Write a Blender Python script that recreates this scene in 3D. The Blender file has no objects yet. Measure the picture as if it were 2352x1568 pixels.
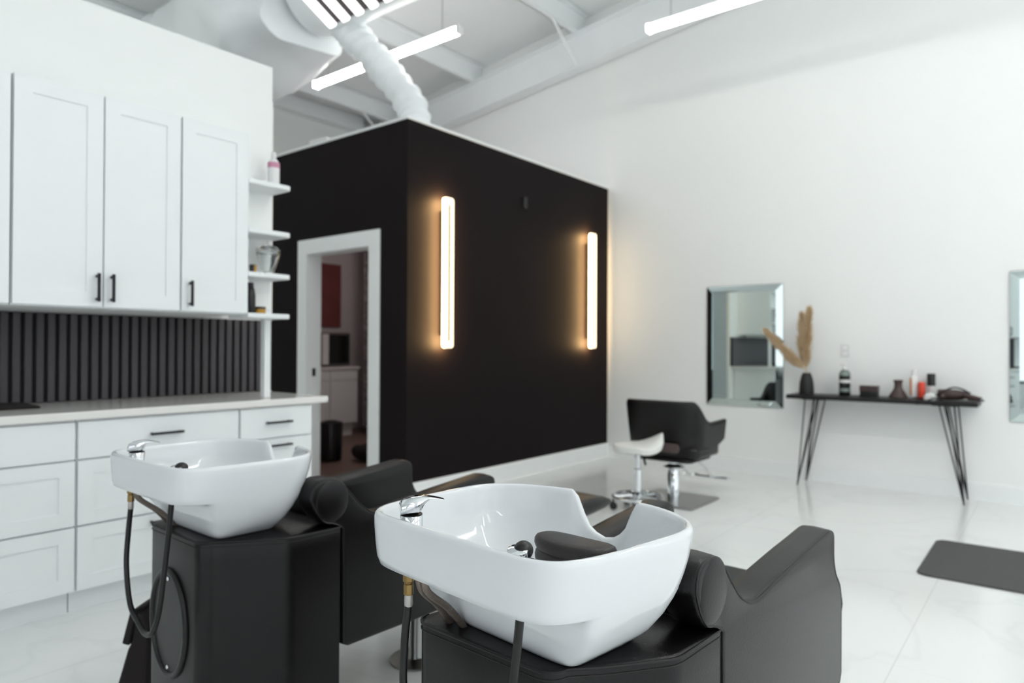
import bpy, bmesh, math, random
from mathutils import Vector, Matrix, noise as mnoise
random.seed(7)
PI = math.pi
S = bpy.context.scene
COL = S.collection

# ------------------------------------------------------------------ materials
def lin(c):
    c = c / 255.0
    return c / 12.92 if c <= 0.04045 else ((c + 0.055) / 1.055) ** 2.4

def rgb(r, g, b):
    return (lin(r), lin(g), lin(b), 1.0)

def mat(name, col, rough=0.5, metal=0.0, var=0.04, vscale=6.0, bump=0.0, bscale=120.0, coat=0.0, spec=0.5,
        emit=None, estr=0.0, trans=0.0, ior=1.45, sheen=0.0):
    m = bpy.data.materials.new(name)
    m.use_nodes = True
    nt = m.node_tree
    p = nt.nodes['Principled BSDF']
    p.inputs['Roughness'].default_value = rough
    p.inputs['Metallic'].default_value = metal
    p.inputs['Coat Weight'].default_value = coat
    p.inputs['Coat Roughness'].default_value = 0.06
    p.inputs['Specular IOR Level'].default_value = spec
    p.inputs['Transmission Weight'].default_value = trans
    p.inputs['IOR'].default_value = ior
    p.inputs['Sheen Weight'].default_value = sheen
    if emit:
        p.inputs['Emission Color'].default_value = emit
        p.inputs['Emission Strength'].default_value = estr
    tc = nt.nodes.new('ShaderNodeTexCoord')
    nz = nt.nodes.new('ShaderNodeTexNoise')
    nz.inputs['Scale'].default_value = vscale
    nz.inputs['Detail'].default_value = 3
    nt.links.new(tc.outputs['Object'], nz.inputs['Vector'])
    mx = nt.nodes.new('ShaderNodeMix')
    mx.data_type = 'RGBA'
    mx.inputs[6].default_value = tuple(c * (1 - var) for c in col[:3]) + (1,)
    mx.inputs[7].default_value = tuple(min(1, c * (1 + var)) for c in col[:3]) + (1,)
    nt.links.new(nz.outputs['Fac'], mx.inputs[0])
    nt.links.new(mx.outputs[2], p.inputs['Base Color'])
    if bump > 0:
        n2 = nt.nodes.new('ShaderNodeTexNoise')
        n2.inputs['Scale'].default_value = bscale
        nt.links.new(tc.outputs['Object'], n2.inputs['Vector'])
        b = nt.nodes.new('ShaderNodeBump')
        b.inputs['Strength'].default_value = bump
        b.inputs['Distance'].default_value = 0.002
        nt.links.new(n2.outputs['Fac'], b.inputs['Height'])
        nt.links.new(b.outputs['Normal'], p.inputs['Normal'])
    return m

M = {}
M['wall'] = mat('white_wall_paint', rgb(240, 242, 241), 0.75, var=0.01, vscale=1.5, bump=0.05, bscale=200)
M['end'] = mat('end_wall_paint', rgb(236, 240, 238), 0.8, var=0.02, vscale=1.5)
M['ceil'] = mat('ceiling_panel_white', rgb(242, 245, 245), 0.7, var=0.02, vscale=2)
M['steel_white'] = mat('white_painted_steel', rgb(242, 245, 246), 0.5, var=0.02)
M['black_wall'] = mat('black_wall_paint', rgb(22, 17, 18), 0.6, var=0.06, vscale=9, bump=0.1, bscale=90, spec=0.12)
M['charcoal'] = mat('charcoal_wall_paint', rgb(205, 208, 209), 0.8, var=0.03)
M['trim'] = mat('white_trim_paint', rgb(238, 241, 241), 0.4, var=0.01)
M['cab'] = mat('white_cabinet_lacquer', rgb(236, 239, 240), 0.45, var=0.01)
M['gap'] = mat('cabinet_gap_grey', rgb(120, 128, 132), 0.7)
M['counter'] = mat('white_quartz', rgb(232, 231, 228), 0.12, var=0.015, vscale=25)
M['slat'] = mat('charcoal_slat', rgb(66, 62, 66), 0.42, var=0.12, vscale=30, bump=0.1)
M['slat_back'] = mat('slat_backing_black', rgb(14, 16, 18), 0.7)
M['black_metal'] = mat('matt_black_metal', rgb(20, 20, 22), 0.4, metal=0.3)
M['chrome'] = mat('chrome', rgb(226, 229, 232), 0.05, metal=1.0, var=0.01)
M['steel'] = mat('brushed_steel', rgb(150, 150, 148), 0.28, metal=1.0, var=0.05, vscale=60)
M['ceramic'] = mat('white_ceramic', rgb(222, 225, 228), 0.06, var=0.005, spec=0.5)
M['vinyl'] = mat('black_vinyl', rgb(12, 10, 11), 0.31, var=0.08, vscale=14, bump=0.25, bscale=420, spec=0.4)
M['vinyl_seam'] = mat('black_vinyl_piping', rgb(14, 12, 13), 0.5)
M['stitch'] = mat('stitch_thread', rgb(40, 36, 36), 0.7)
M['rubber'] = mat('black_rubber', rgb(20, 20, 21), 0.35, var=0.05)
M['softrubber'] = mat('soft_black_foam_rubber', rgb(38, 33, 33), 0.45, var=0.12, vscale=60, bump=0.4, bscale=500)
M['brass'] = mat('brass', rgb(142, 118, 76), 0.3, metal=1.0, var=0.1, vscale=40)
M['ferrule'] = mat('crimped_ferrule', rgb(180, 176, 172), 0.4, metal=0.6, bump=0.4, bscale=300)
M['braid'] = mat('braided_hose', rgb(120, 110, 102), 0.45, metal=0.6, var=0.25, vscale=160, bump=0.5, bscale=600)
M['mirror'] = mat('mirror_glass', rgb(214, 226, 224), 0.01, metal=1.0, var=0.0)
M['led'] = mat('led_tube', rgb(250, 250, 248), 0.5, emit=(1, 0.985, 0.95, 1), estr=14.0)
M['led_fill'] = mat('led_tube_fill', rgb(250, 250, 248), 0.5, emit=(1, 0.985, 0.95, 1), estr=25.0)
M['led_wall'] = mat('led_tube_wall', rgb(250, 250, 248), 0.5, emit=(1, 0.985, 0.95, 1), estr=5.5)
M['vane_glow'] = mat('vane_glow', rgb(250, 250, 248), 0.5, emit=(1, 0.985, 0.95, 1), estr=1.6)
M['sconce_side'] = mat('warm_led_side', rgb(250, 240, 220), 0.5, emit=(1.0, 0.72, 0.40, 1), estr=9.0)
M['sconce_back'] = mat('warm_led_back', rgb(250, 240, 220), 0.5, emit=(1.0, 0.62, 0.26, 1), estr=120.0)
M['sconce'] = mat('warm_led', rgb(250, 240, 220), 0.5, emit=(1.0, 0.78, 0.46, 1), estr=1.9)
M['wood_black'] = mat('black_stained_board', rgb(19, 18, 18), 0.45, var=0.2, vscale=30)
M['pampas'] = mat('pampas_straw', rgb(214, 192, 158), 0.9, var=0.3, vscale=70)
M['vase'] = mat('matt_black_ceramic', rgb(30, 28, 30), 0.55, var=0.05, bump=0.1)
M['brown_glass'] = mat('dark_brown_glaze', rgb(70, 56, 54), 0.25, var=0.1)
M['red_can'] = mat('red_can_paint', rgb(218, 70, 48), 0.35)
M['orange_label'] = mat('orange_label', rgb(226, 158, 116), 0.5)
M['white_plastic'] = mat('white_plastic', rgb(226, 226, 226), 0.35)
M['clear_grey'] = mat('bottle_grey_green', rgb(120, 132, 128), 0.2)
M['black_plastic'] = mat('black_plastic', rgb(17, 18, 19), 0.3)
M['towel'] = mat('white_cloth', rgb(220, 220, 218), 0.95, bump=0.4, bscale=200)
M['dark_cloth'] = mat('dark_cloth', rgb(38, 33, 33), 0.95, bump=0.5, bscale=220)
M['matrubber'] = mat('anti_fatigue_mat', rgb(74, 72, 73), 0.7, var=0.08, vscale=40, bump=0.3, bscale=200)
M['white_vinyl'] = mat('white_vinyl', rgb(226, 226, 222), 0.35)
M['red_art'] = mat('red_canvas', rgb(124, 66, 66), 0.8, var=0.15, vscale=5)
M['wood_floor'] = mat('brown_floor', rgb(120, 98, 88), 0.5, var=0.1)
M['room_wall'] = mat('inner_room_paint', rgb(206, 200, 200), 0.8, var=0.02)
M['oven'] = mat('microwave_grey', rgb(90, 86, 84), 0.4)
M['oven_glass'] = mat('microwave_window', rgb(24, 26, 26), 0.15)
M['duct_wrap'] = mat('white_duct_wrap', rgb(238, 242, 244), 0.45, var=0.03, vscale=3, bump=0.5, bscale=9)
M['amber'] = mat('amber_jar', rgb(186, 140, 50), 0.25, var=0.15, vscale=50)
M['pink'] = mat('pink_label', rgb(200, 140, 165), 0.6)
M['dark_gap'] = mat('vent_gap', rgb(72, 66, 70), 0.8)
M['daylight_frame'] = mat('window_frame_dark', rgb(60, 62, 64), 0.5)

def glass_mat():
    m = bpy.data.materials.new('clear_glass')
    m.use_nodes = True
    p = m.node_tree.nodes['Principled BSDF']
    p.inputs['Base Color'].default_value = (0.95, 0.97, 0.97, 1)
    p.inputs['Roughness'].default_value = 0.03
    p.inputs['Transmission Weight'].default_value = 1.0
    p.inputs['IOR'].default_value = 1.45
    return m
M['glass'] = glass_mat()

def floor_mat():
    m = mat('white_gloss_tile', rgb(240, 242, 241), 0.13, var=0.02, vscale=1.2, spec=0.5)
    nt = m.node_tree
    p = nt.nodes['Principled BSDF']
    tc = nt.nodes.new('ShaderNodeTexCoord')
    sep = nt.nodes.new('ShaderNodeSeparateXYZ')
    nt.links.new(tc.outputs['Object'], sep.inputs[0])
    def line(sock, period, off, width):
        a = nt.nodes.new('ShaderNodeMath'); a.operation = 'ADD'; a.inputs[1].default_value = -off
        nt.links.new(sock, a.inputs[0])
        d = nt.nodes.new('ShaderNodeMath'); d.operation = 'PINGPONG'; d.inputs[1].default_value = period / 2
        nt.links.new(a.outputs[0], d.inputs[0])
        l = nt.nodes.new('ShaderNodeMath'); l.operation = 'LESS_THAN'; l.inputs[1].default_value = width
        nt.links.new(d.outputs[0], l.inputs[0])
        return l.outputs[0]
    a = line(sep.outputs['X'], 1.2, -0.493, 0.0022)
    b = line(sep.outputs['Y'], 2.4, 0.55, 0.0008)
    mxx = nt.nodes.new('ShaderNodeMath'); mxx.operation = 'MAXIMUM'
    nt.links.new(a, mxx.inputs[0]); nt.links.new(b, mxx.inputs[1])
    old = p.inputs['Base Color'].links[0].from_socket
    # faint marble veins
    nz = nt.nodes.new('ShaderNodeTexNoise'); nz.inputs['Scale'].default_value = 0.9
    nz.inputs['Detail'].default_value = 6; nz.inputs['Distortion'].default_value = 1.4
    nt.links.new(tc.outputs['Object'], nz.inputs['Vector'])
    rp = nt.nodes.new('ShaderNodeValToRGB')
    rp.color_ramp.elements[0].position = 0.47; rp.color_ramp.elements[0].color = (1, 1, 1, 1)
    rp.color_ramp.elements[1].position = 0.53; rp.color_ramp.elements[1].color = (1, 1, 1, 1)
    e = rp.color_ramp.elements.new(0.5); e.color = (0.955, 0.957, 0.96, 1)
    nt.links.new(nz.outputs['Fac'], rp.inputs[0])
    mv = nt.nodes.new('ShaderNodeMix'); mv.data_type = 'RGBA'; mv.blend_type = 'MULTIPLY'; mv.inputs[0].default_value = 1
    nt.links.new(old, mv.inputs[6]); nt.links.new(rp.outputs[0], mv.inputs[7])
    mx = nt.nodes.new('ShaderNodeMix'); mx.data_type = 'RGBA'
    nt.links.new(mxx.outputs[0], mx.inputs[0])
    nt.links.new(mv.outputs[2], mx.inputs[6])
    mx.inputs[7].default_value = rgb(222, 224, 223)
    nt.links.new(mx.outputs[2], p.inputs['Base Color'])
    return m
M['floor'] = floor_mat()

def curtain_mat():
    m = mat('patterned_curtain', rgb(110, 98, 98), 0.9)
    nt = m.node_tree
    p = nt.nodes['Principled BSDF']
    tc = nt.nodes.new('ShaderNodeTexCoord')
    v = nt.nodes.new('ShaderNodeTexVoronoi'); v.inputs['Scale'].default_value = 26
    nt.links.new(tc.outputs['Object'], v.inputs['Vector'])
    rp = nt.nodes.new('ShaderNodeValToRGB')
    rp.color_ramp.elements[0].color = rgb(30, 26, 28)
    rp.color_ramp.elements[1].color = rgb(170, 160, 158)
    nt.links.new(v.outputs['Distance'], rp.inputs[0])
    nt.links.new(rp.outputs[0], p.inputs['Base Color'])
    return m
M['curtain'] = curtain_mat()

# ------------------------------------------------------------------ mesh helpers
def BM():
    return bmesh.new()

def obj(name, bm, m, parent=None, smooth=False, bevel=0.0, bseg=2, subsurf=0, angle=40, loc=None):
    me = bpy.data.meshes.new(name)
    bmesh.ops.recalc_face_normals(bm, faces=bm.faces)
    bm.to_mesh(me)
    bm.free()
    mats = m if isinstance(m, (list, tuple)) else [m]
    for q in mats:
        me.materials.append(q)
    o = bpy.data.objects.new(name, me)
    COL.objects.link(o)
    if parent is not None:
        o.parent = parent
    if loc is not None:
        o.location = loc
    if smooth:
        for f in me.polygons:
            f.use_smooth = True
        try:
            me.set_sharp_from_angle(angle=math.radians(angle))
        except Exception:
            pass
    if bevel > 0:
        b = o.modifiers.new('bev', 'BEVEL')
        b.width = bevel; b.segments = bseg; b.limit_method = 'ANGLE'; b.angle_limit = math.radians(35)
        b.harden_normals = False
        for f in me.polygons:
            f.use_smooth = True
        try:
            me.set_sharp_from_angle(angle=math.radians(60))
        except Exception:
            pass
    if subsurf:
        s = o.modifiers.new('sub', 'SUBSURF')
        s.levels = subsurf; s.render_levels = subsurf
    return o

def tag(o, label, cat, group=None):
    o['label'] = label
    o['category'] = cat
    if group:
        o['group'] = group
    return o

def thing(name, label, cat, loc=(0, 0, 0), rz=0.0, group=None):
    o = bpy.data.objects.new(name, None)
    COL.objects.link(o)
    o.empty_display_size = 0.1
    o.location = loc
    o.rotation_euler = (0, 0, rz)
    return tag(o, label, cat, group)

def struct(o):
    o['kind'] = 'structure'
    return o

def copy_tree(o, parent=None):
    c = o.copy()
    COL.objects.link(c)
    if parent is not None:
        c.parent = parent
    for ch in [q for q in bpy.data.objects if q.parent == o]:
        copy_tree(ch, c)
    return c

def box(bm, x0, x1, y0, y1, z0, z1, mi=0):
    vs = [bm.verts.new((x, y, z)) for x in (x0, x1) for y in (y0, y1) for z in (z0, z1)]
    for f in ((0, 1, 3, 2), (4, 6, 7, 5), (0, 4, 5, 1), (2, 3, 7, 6), (0, 2, 6, 4), (1, 5, 7, 3)):
        fc = bm.faces.new([vs[i] for i in f]); fc.material_index = mi
    return bm

def boxb(x0, x1, y0, y1, z0, z1):
    return box(BM(), x0, x1, y0, y1, z0, z1)

def prism(bm, poly, axis, a0, a1, mi=0):
    """extrude a closed 2-D polygon along an axis: x -> poly is (y,z); y -> (x,z); z -> (x,y)"""
    def P(p, a):
        return (a, p[0], p[1]) if axis == 'x' else (p[0], a, p[1]) if axis == 'y' else (p[0], p[1], a)
    A = [bm.verts.new(P(p, a0)) for p in poly]
    B = [bm.verts.new(P(p, a1)) for p in poly]
    n = len(poly)
    for i in range(n):
        f = bm.faces.new((A[i], A[(i + 1) % n], B[(i + 1) % n], B[i])); f.material_index = mi
    bm.faces.new(A[::-1]).material_index = mi
    bm.faces.new(B).material_index = mi
    return bm

def loft(bm, rings, close=True, cap0=True, cap1=True, mi=0):
    V = [[bm.verts.new(p) for p in r] for r in rings]
    n = len(V[0])
    for a, b in zip(V, V[1:]):
        for i in range(n if close else n - 1):
            j = (i + 1) % n
            f = bm.faces.new((a[i], a[j], b[j], b[i])); f.material_index = mi
    if cap0:
        bm.faces.new(V[0][::-1]).material_index = mi
    if cap1:
        bm.faces.new(V[-1]).material_index = mi
    return V

def lathe(bm, prof, c=(0, 0, 0), n=32, mi=0, M4=None):
    """prof: list of (r,z) bottom to top"""
    rings = []
    for r, z in prof:
        rg = []
        for i in range(n):
            a = 2 * PI * i / n
            p = Vector((max(r, 1e-4) * math.cos(a), max(r, 1e-4) * math.sin(a), z))
            if M4 is not None:
                p = M4 @ p
            rg.append(p + Vector(c))
        rings.append(rg)
    loft(bm, rings, mi=mi)
    return bm

def smooth_path(pts, sub=8):
    P = [Vector(p) for p in pts]
    if len(P) < 3:
        return P
    out = []
    for i in range(len(P) - 1):
        p0 = P[max(i - 1, 0)]; p1 = P[i]; p2 = P[i + 1]; p3 = P[min(i + 2, len(P) - 1)]
        for k in range(sub):
            t = k / sub
            out.append(0.5 * ((2 * p1) + (p2 - p0) * t + (2 * p0 - 5 * p1 + 4 * p2 - p3) * t * t + (3 * p1 - p0 - 3 * p2 + p3) * t ** 3))
    out.append(P[-1])
    return out

def tube(bm, pts, r, n=12, closed=False, mi=0, ry=None):
    P = [Vector(p) for p in pts]
    N = len(P)
    rings = []
    up = None
    for i, p in enumerate(P):
        if closed:
            t = (P[(i + 1) % N] - P[i - 1]).normalized()
        else:
            t = (P[min(i + 1, N - 1)] - P[max(i - 1, 0)]).normalized()
        if up is None:
            up = t.orthogonal().normalized()
        up = (up - t * up.dot(t))
        if up.length < 1e-6:
            up = t.orthogonal()
        up.normalize()
        side = t.cross(up)
        rr = r[i] if isinstance(r, (list, tuple)) else r
        rings.append([p + up * (rr * math.cos(2 * PI * k / n)) + side * ((ry or rr) * math.sin(2 * PI * k / n)) for k in range(n)])
    if closed:
        V = [[bm.verts.new(q) for q in rg] for rg in rings]
        for i in range(N):
            a, b = V[i], V[(i + 1) % N]
            for k in range(n):
                bm.faces.new((a[k], a[(k + 1) % n], b[(k + 1) % n], b[k])).material_index = mi
    else:
        loft(bm, rings, mi=mi)
    return bm

def cyl(bm, p0, p1, r, n=20, r1=None, mi=0):
    return tube(bm, [p0, p1], [r, r if r1 is None else r1], n=n, mi=mi)

def rrect(x0, x1, y0, y1, r, n=6):
    pts = []
    for cx, cy, a0 in ((x1 - r, y1 - r, 0), (x0 + r, y1 - r, PI / 2), (x0 + r, y0 + r, PI), (x1 - r, y0 + r, 1.5 * PI)):
        for k in range(n + 1):
            a = a0 + PI / 2 * k / n
            pts.append((cx + r * math.cos(a), cy + r * math.sin(a)))
    return pts

def sphere(bm, c, rx, ry=None, rz=None, u=20, v=12, mi=0, M4=None):
    ry = ry or rx; rz = rz or rx
    m = Matrix.Translation(Vector(c)) @ (M4 if M4 is not None else Matrix.Identity(4)) @ Matrix.Diagonal((rx, ry, rz, 1))
    r = bmesh.ops.create_uvsphere(bm, u_segments=u, v_segments=v, radius=1, matrix=m)
    fs = set()
    for vv in r['verts']:
        fs.update(vv.link_faces)
    for f in fs:
        f.material_index = mi
    return bm

# ------------------------------------------------------------------ room constants
YW = 6.60            # long white wall
XB, YD = -3.90, 3.614  # corner of the black room
XE = -8.0            # building end wall
ZB = 2.942
SL = 0.119
def zr(x):           # underside of the rafter at x
    return 4.363 + SL * (x + 3.8)

# ------------------------------------------------------------------ shell
struct(obj('floor', boxb(-8.2, 4.0, -4.2, 6.8, -0.1, 0.0), M['floor']))

bm = BM()
prism(bm, [(-8.2, 0), (4.0, 0), (4.0, zr(4.0) + 0.75), (-8.2, zr(-8.2) + 0.75)], 'y', YW, YW + 0.2)
struct(obj('wall_right', bm, M['wall']))
bm = BM(); box(bm, XE - 0.2, XE, -4.2, YW, 0, zr(XE) + 0.6)
struct(obj('wall_end', bm, M['end']))
bm = BM()
prism(bm, [(-8.2, 0), (-2.4, 0), (-2.4, zr(-2.4) + 0.75), (-8.2, zr(-8.2) + 0.75)], 'y', -4.2, -4.0)
prism(bm, [(3.2, 0), (4.0, 0), (4.0, zr(4.0) + 0.75), (3.2, zr(3.2) + 0.75)], 'y', -4.2, -4.0)
prism(bm, [(-2.4, 2.9), (3.2, 2.9), (3.2, zr(3.2) + 0.75), (-2.4, zr(-2.4) + 0.75)], 'y', -4.2, -4.0)
box(bm, -2.4, 3.2, -4.2, -4.0, 0, 0.5)
struct(obj('wall_front', bm, M['charcoal']))
bm = BM()
for x in (-2.4, -1.02, 0.375, 1.77, 3.15):
    box(bm, x, x + 0.05, -4.13, -4.06, 0.5, 2.9)
box(bm, -2.4, 3.2, -4.13, -4.06, 0.5, 0.55); box(bm, -2.4, 3.2, -4.13, -4.06, 2.85, 2.9)
struct(obj('window_4', bm, M['daylight_frame']))  # unseen window added so light reaches the long white wall
# roof sheeting
bm = BM()
ZT = 0.40 + 0.21
prism(bm, [(-8.2, zr(-8.2) + ZT), (4.0, zr(4.0) + ZT), (4.0, zr(4.0) + ZT + 0.1), (-8.2, zr(-8.2) + ZT + 0.1)], 'y', -4.2, 6.8)
struct(obj('ceiling', bm, M['ceil']))

# window wall on the +X side: posts, sill and head with daylight beyond
bm = BM()
H = zr(3.9) + 0.7
for y0, y1 in ((-4.2, -3.2), (-0.55, 0.15), (2.75, 3.35), (6.0, 6.8)):
    box(bm, 3.8, 4.0, y0, y1, 0, H)
for y0, y1 in ((-3.2, -0.55), (0.15, 2.75), (3.35, 6.0)):
    box(bm, 3.8, 4.0, y0, y1, 2.9, H)
    box(bm, 3.8, 4.0, y0, y1, 0, 0.35)
struct(obj('wall_window', bm, M['wall']))
for k, (y0, y1) in enumerate(((-3.2, -0.55), (0.15, 2.75), (3.35, 6.0))):
    bm = BM()
    box(bm, 3.86, 3.93, y0, y0 + 0.05, 0.35, 2.9); box(bm, 3.86, 3.93, y1 - 0.05, y1, 0.35, 2.9)
    box(bm, 3.86, 3.93, y0, y1, 0.35, 0.40); box(bm, 3.86, 3.93, y0, y1, 2.85, 2.9)
    ym = (y0 + y1) / 2
    box(bm, 3.86, 3.93, ym - 0.025, ym + 0.025, 0.35, 2.9)
    box(bm, 3.86, 3.93, y0, y1, 2.1, 2.15)
    struct(obj('window_%d' % (k + 1), bm, M['daylight_frame']))

# baseboards
bm = BM()
prism(bm, [(YW, 0), (YW - 0.016, 0), (YW - 0.016, 0.128), (YW - 0.010, 0.138), (YW, 0.138)], 'x', XB + 0.001, 3.8)
struct(obj('baseboard_right', bm, M['trim']))
bm = BM()
prism(bm, [(XB, 0), (XB + 0.016, 0), (XB + 0.016, 0.134), (XB + 0.010, 0.146), (XB, 0.146)], 'y', YD - 0.016, YW - 0.016)
struct(obj('baseboard_black', bm, M['trim']))

# black room: two visible walls
bm = BM(); box(bm, XB - 0.12, XB, YD, YW, 0, ZB)
struct(obj('wall_black', bm, [M['black_wall']]))
DX0, DX1, DZ = -5.17, -4.335, 2.0          # door opening
bm = BM()
box(bm, XE, DX0 - 0.02, YD, YD + 0.12, 0, ZB)
box(bm, DX1 + 0.02, XB - 0.12, YD, YD + 0.12, 0, ZB)
box(bm, DX0 - 0.02, DX1 + 0.02, YD, YD + 0.12, DZ + 0.02, ZB)
struct(obj('wall_door', bm, [M['black_wall']]))
# inner lining of the small room + its ceiling
bm = BM()
box(bm, XB - 0.14, XB - 0.12, YD + 0.12, YW, 0, 2.8)
box(bm, XE, XE + 0.02, YD + 0.12, YW, 0, 2.8)
box(bm, XE + 0.02, XB - 0.14, YW - 0.02, YW, 0, 2.8)
box(bm, XE + 0.02, DX0 - 0.02, YD + 0.12, YD + 0.14, 0, 2.8)
box(bm, DX1 + 0.02, XB - 0.14, YD + 0.12, YD + 0.14, 0, 2.8)
struct(obj('wall_inner', bm, M['room_wall']))
bm = boxb(XE, XB, YD, YW, ZB - 0.14, ZB - 0.002)
bmesh.ops.translate(bm, verts=bm.verts, vec=(0, 0, 0))
bm.free()
struct(obj('ceiling_inner', boxb(XE, XB - 0.12, YD + 0.12, YW, 2.80, 2.9), M['room_wall']))
struct(obj('floor_inner', boxb(XE, XB - 0.12, YD + 0.06, YW, 0.0, 0.004), M['wood_floor']))
# white cap trim on top of the black room
bm = BM()
box(bm, XB - 0.14, XB + 0.008, YD - 0.008, YW, ZB, ZB + 0.022)
box(bm, XE, XB - 0.14, YD - 0.008, YD + 0.14, ZB, ZB + 0.022)
struct(obj('trim_1', bm, M['trim'], bevel=0.004))
# door casing + jamb
CW = 0.128
bm = BM()
prism(bm, [(DX0 - CW, 0), (DX0, 0), (DX0, DZ), (DX1, DZ), (DX1, 0), (DX1 + CW, 0), (DX1 + CW, DZ + CW), (DX0 - CW, DZ + CW)], 'y', YD - 0.018, YD)
door = obj('door_1', bm, M['trim'], bevel=0.004)
struct(door)
bm = BM()
box(bm, DX0 - 0.02, DX0 + 0.002, YD + 0.001, YD + 0.14, 0, DZ)
box(bm, DX1 - 0.002, DX1 + 0.02, YD + 0.001, YD + 0.14, 0, DZ)
box(bm, DX0 - 0.02, DX1 + 0.02, YD + 0.001, YD + 0.14, DZ, DZ + 0.02)
obj('jamb', bm, M['trim'], door)
bm = BM(); box(bm, DX0 - 0.001, DX0 + 0.004, YD + 0.05, YD + 0.085, 0.93, 1.0)
obj('strike_plate', bm, M['black_metal'], door)

# cabinet enclosure (bulkhead) : front X=-3.53, back X=-4.05
XG, XK, YG = -3.53, -4.05, 2.225
bm = BM()
box(bm, XK, XG, -1.0, YG, 1.40, 2.795)
box(bm, XK - 0.05, XK, -1.0, 2.56, 0, 2.795)
struct(obj('wall_cabinet', bm, M['wall'], bevel=0.006))

# ------------------------------------------------------------------ ceiling steel
def rafter(name, y, lab):
    bm = BM()
    def pr(y0, y1, a, b):
        prism(bm, [(-8.0, zr(-8) + a), (3.8, zr(3.8) + a), (3.8, zr(3.8) + b), (-8.0, zr(-8) + b)], 'y', y0, y1)
    pr(y - 0.085, y + 0.085, 0, 0.012)
    pr(y - 0.005, y + 0.005, 0.012, 0.388)
    pr(y - 0.085, y + 0.085, 0.388, 0.40)
    return struct(obj(name, bm, M['steel_white']))
rafter('beam_1', 6.50, '')
rafter('beam_2', 0.30, '')
def purlin(name, x):
    bm = BM()
    z0 = zr(x) + 0.40
    a = math.atan(SL)
    for (dx0, dx1, dz0, dz1) in ((-0.004, 0.004, 0.0, 0.205), (-0.07, 0.004, 0.0, 0.006), (-0.004, 0.07, 0.199, 0.205), (-0.07, -0.062, 0.0, 0.025)):
        box(bm, x + dx0, x + dx1, -4.0, 6.58, z0 + dz0 + SL * dx0, z0 + dz1 + SL * dx0)
    return struct(obj(name, bm, M['steel_white']))
for i, x in enumerate((-7.3, -5.75, -4.2, -2.65, -1.1, 0.45, 2.0)):
    purlin('beam_%d' % (i + 3), x)
# eave beam on the end wall
bm = BM(); box(bm, XE, XE + 0.16, -4.0, 6.4, zr(XE) + 0.42, zr(XE) + 0.62)
struct(obj('beam_10', bm, M['steel_white']))
# flange braces
for i, x in enumerate((-7.3, -4.2)):
    bm = BM()
    cyl(bm, (x - 0.02, 5.95, zr(x) + 0.41), (x - 0.02, 6.44, zr(x) + 0.012), 0.014, n=8)
    struct(obj('beam_%d' % (11 + i), bm, M['steel_white']))

# ------------------------------------------------------------------ ducts
def wob(p, amp, sc, seed=0.0):
    n = mnoise.noise_vector(Vector(p) * sc + Vector((seed, seed * 2, 0)))
    return Vector(p) + n * amp

DUY, DUZ, DUR = 3.50, 4.15, 0.33
duct = thing('air_duct', 'big white wrapped air duct under the roof with a slotted grille and ribbed branch', 'duct', (-3.6, DUY, DUZ))
bm = BM()
rings = []
for i in range(40):
    x = -1.3 + 6.0 * i / 39
    rings.append([wob((x, DUR * math.cos(2 * PI * k / 40), DUR * math.sin(2 * PI * k / 40)), 0.012, 2.0) for k in range(40)])
loft(bm, rings)
obj('duct_shell', bm, M['duct_wrap'], duct, smooth=True)
# grille on the lower camera side
th = math.radians(-118)   # direction of the surface normal in the YZ plane
ny, nz = math.cos(th), math.sin(th)
ty, tz = -nz * -1, ny * -1
ty, tz = nz, -ny          # tangent, going up toward the camera side
if tz < 0: ty, tz = -ty, -tz
def gp(x, s, d):
    return (x, ny * (DUR + d) + ty * s, nz * (DUR + d) + tz * s)
def gbox(bm, x0, x1, s0, s1, d0, d1):
    vs = [bm.verts.new(gp(x, s, d)) for x in (x0, x1) for s in (s0, s1) for d in (d0, d1)]
    for f in ((0, 1, 3, 2), (4, 6, 7, 5), (0, 4, 5, 1), (2, 3, 7, 6), (0, 2, 6, 4), (1, 5, 7, 3)):
        bm.faces.new([vs[i] for i in f])
GX0 = -1.02
bm = BM(); gbox(bm, GX0 + 0.03, GX0 + 0.80, -0.11, 0.30, 0.004, 0.014)
gr = obj('air_grille', bm, M['dark_gap'], duct)
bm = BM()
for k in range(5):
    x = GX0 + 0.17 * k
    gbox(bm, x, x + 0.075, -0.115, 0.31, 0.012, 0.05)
obj('grille_vanes', bm, M['vane_glow'], gr, bevel=0.01)  # vanes are no lamp; slight emission makes them look brightly lit

# wrapped plenum at the left end
bm = BM()
rings = []
N = 48
for i in range(22):
    t = i / 21
    x = -1.3 + 1.95 * t
    hw = 0.50 - 0.12 * max(0, t - 0.75) / 0.25
    z0 = -0.55 + 0.26 * t
    z1 = 0.42
    rg = []
    for k in range(N):
        a = 2 * PI * k / N
        c, s = math.cos(a), math.sin(a)
        y = hw * math.copysign(abs(c) ** 0.45, c)
        z = (z0 + z1) / 2 + (z1 - z0) / 2 * math.copysign(abs(s) ** 0.45, s)
        p = wob((x, y, z), 0.09, 2.1, 3.0)
        p = wob(p, 0.03, 7.0, 1.0)
        rg.append(p)
    rings.append(rg)
loft(bm, rings)
obj('plenum_wrap', bm, M['duct_wrap'], duct, smooth=True, angle=70, loc=(-2.0, -0.10, -0.13))

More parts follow.
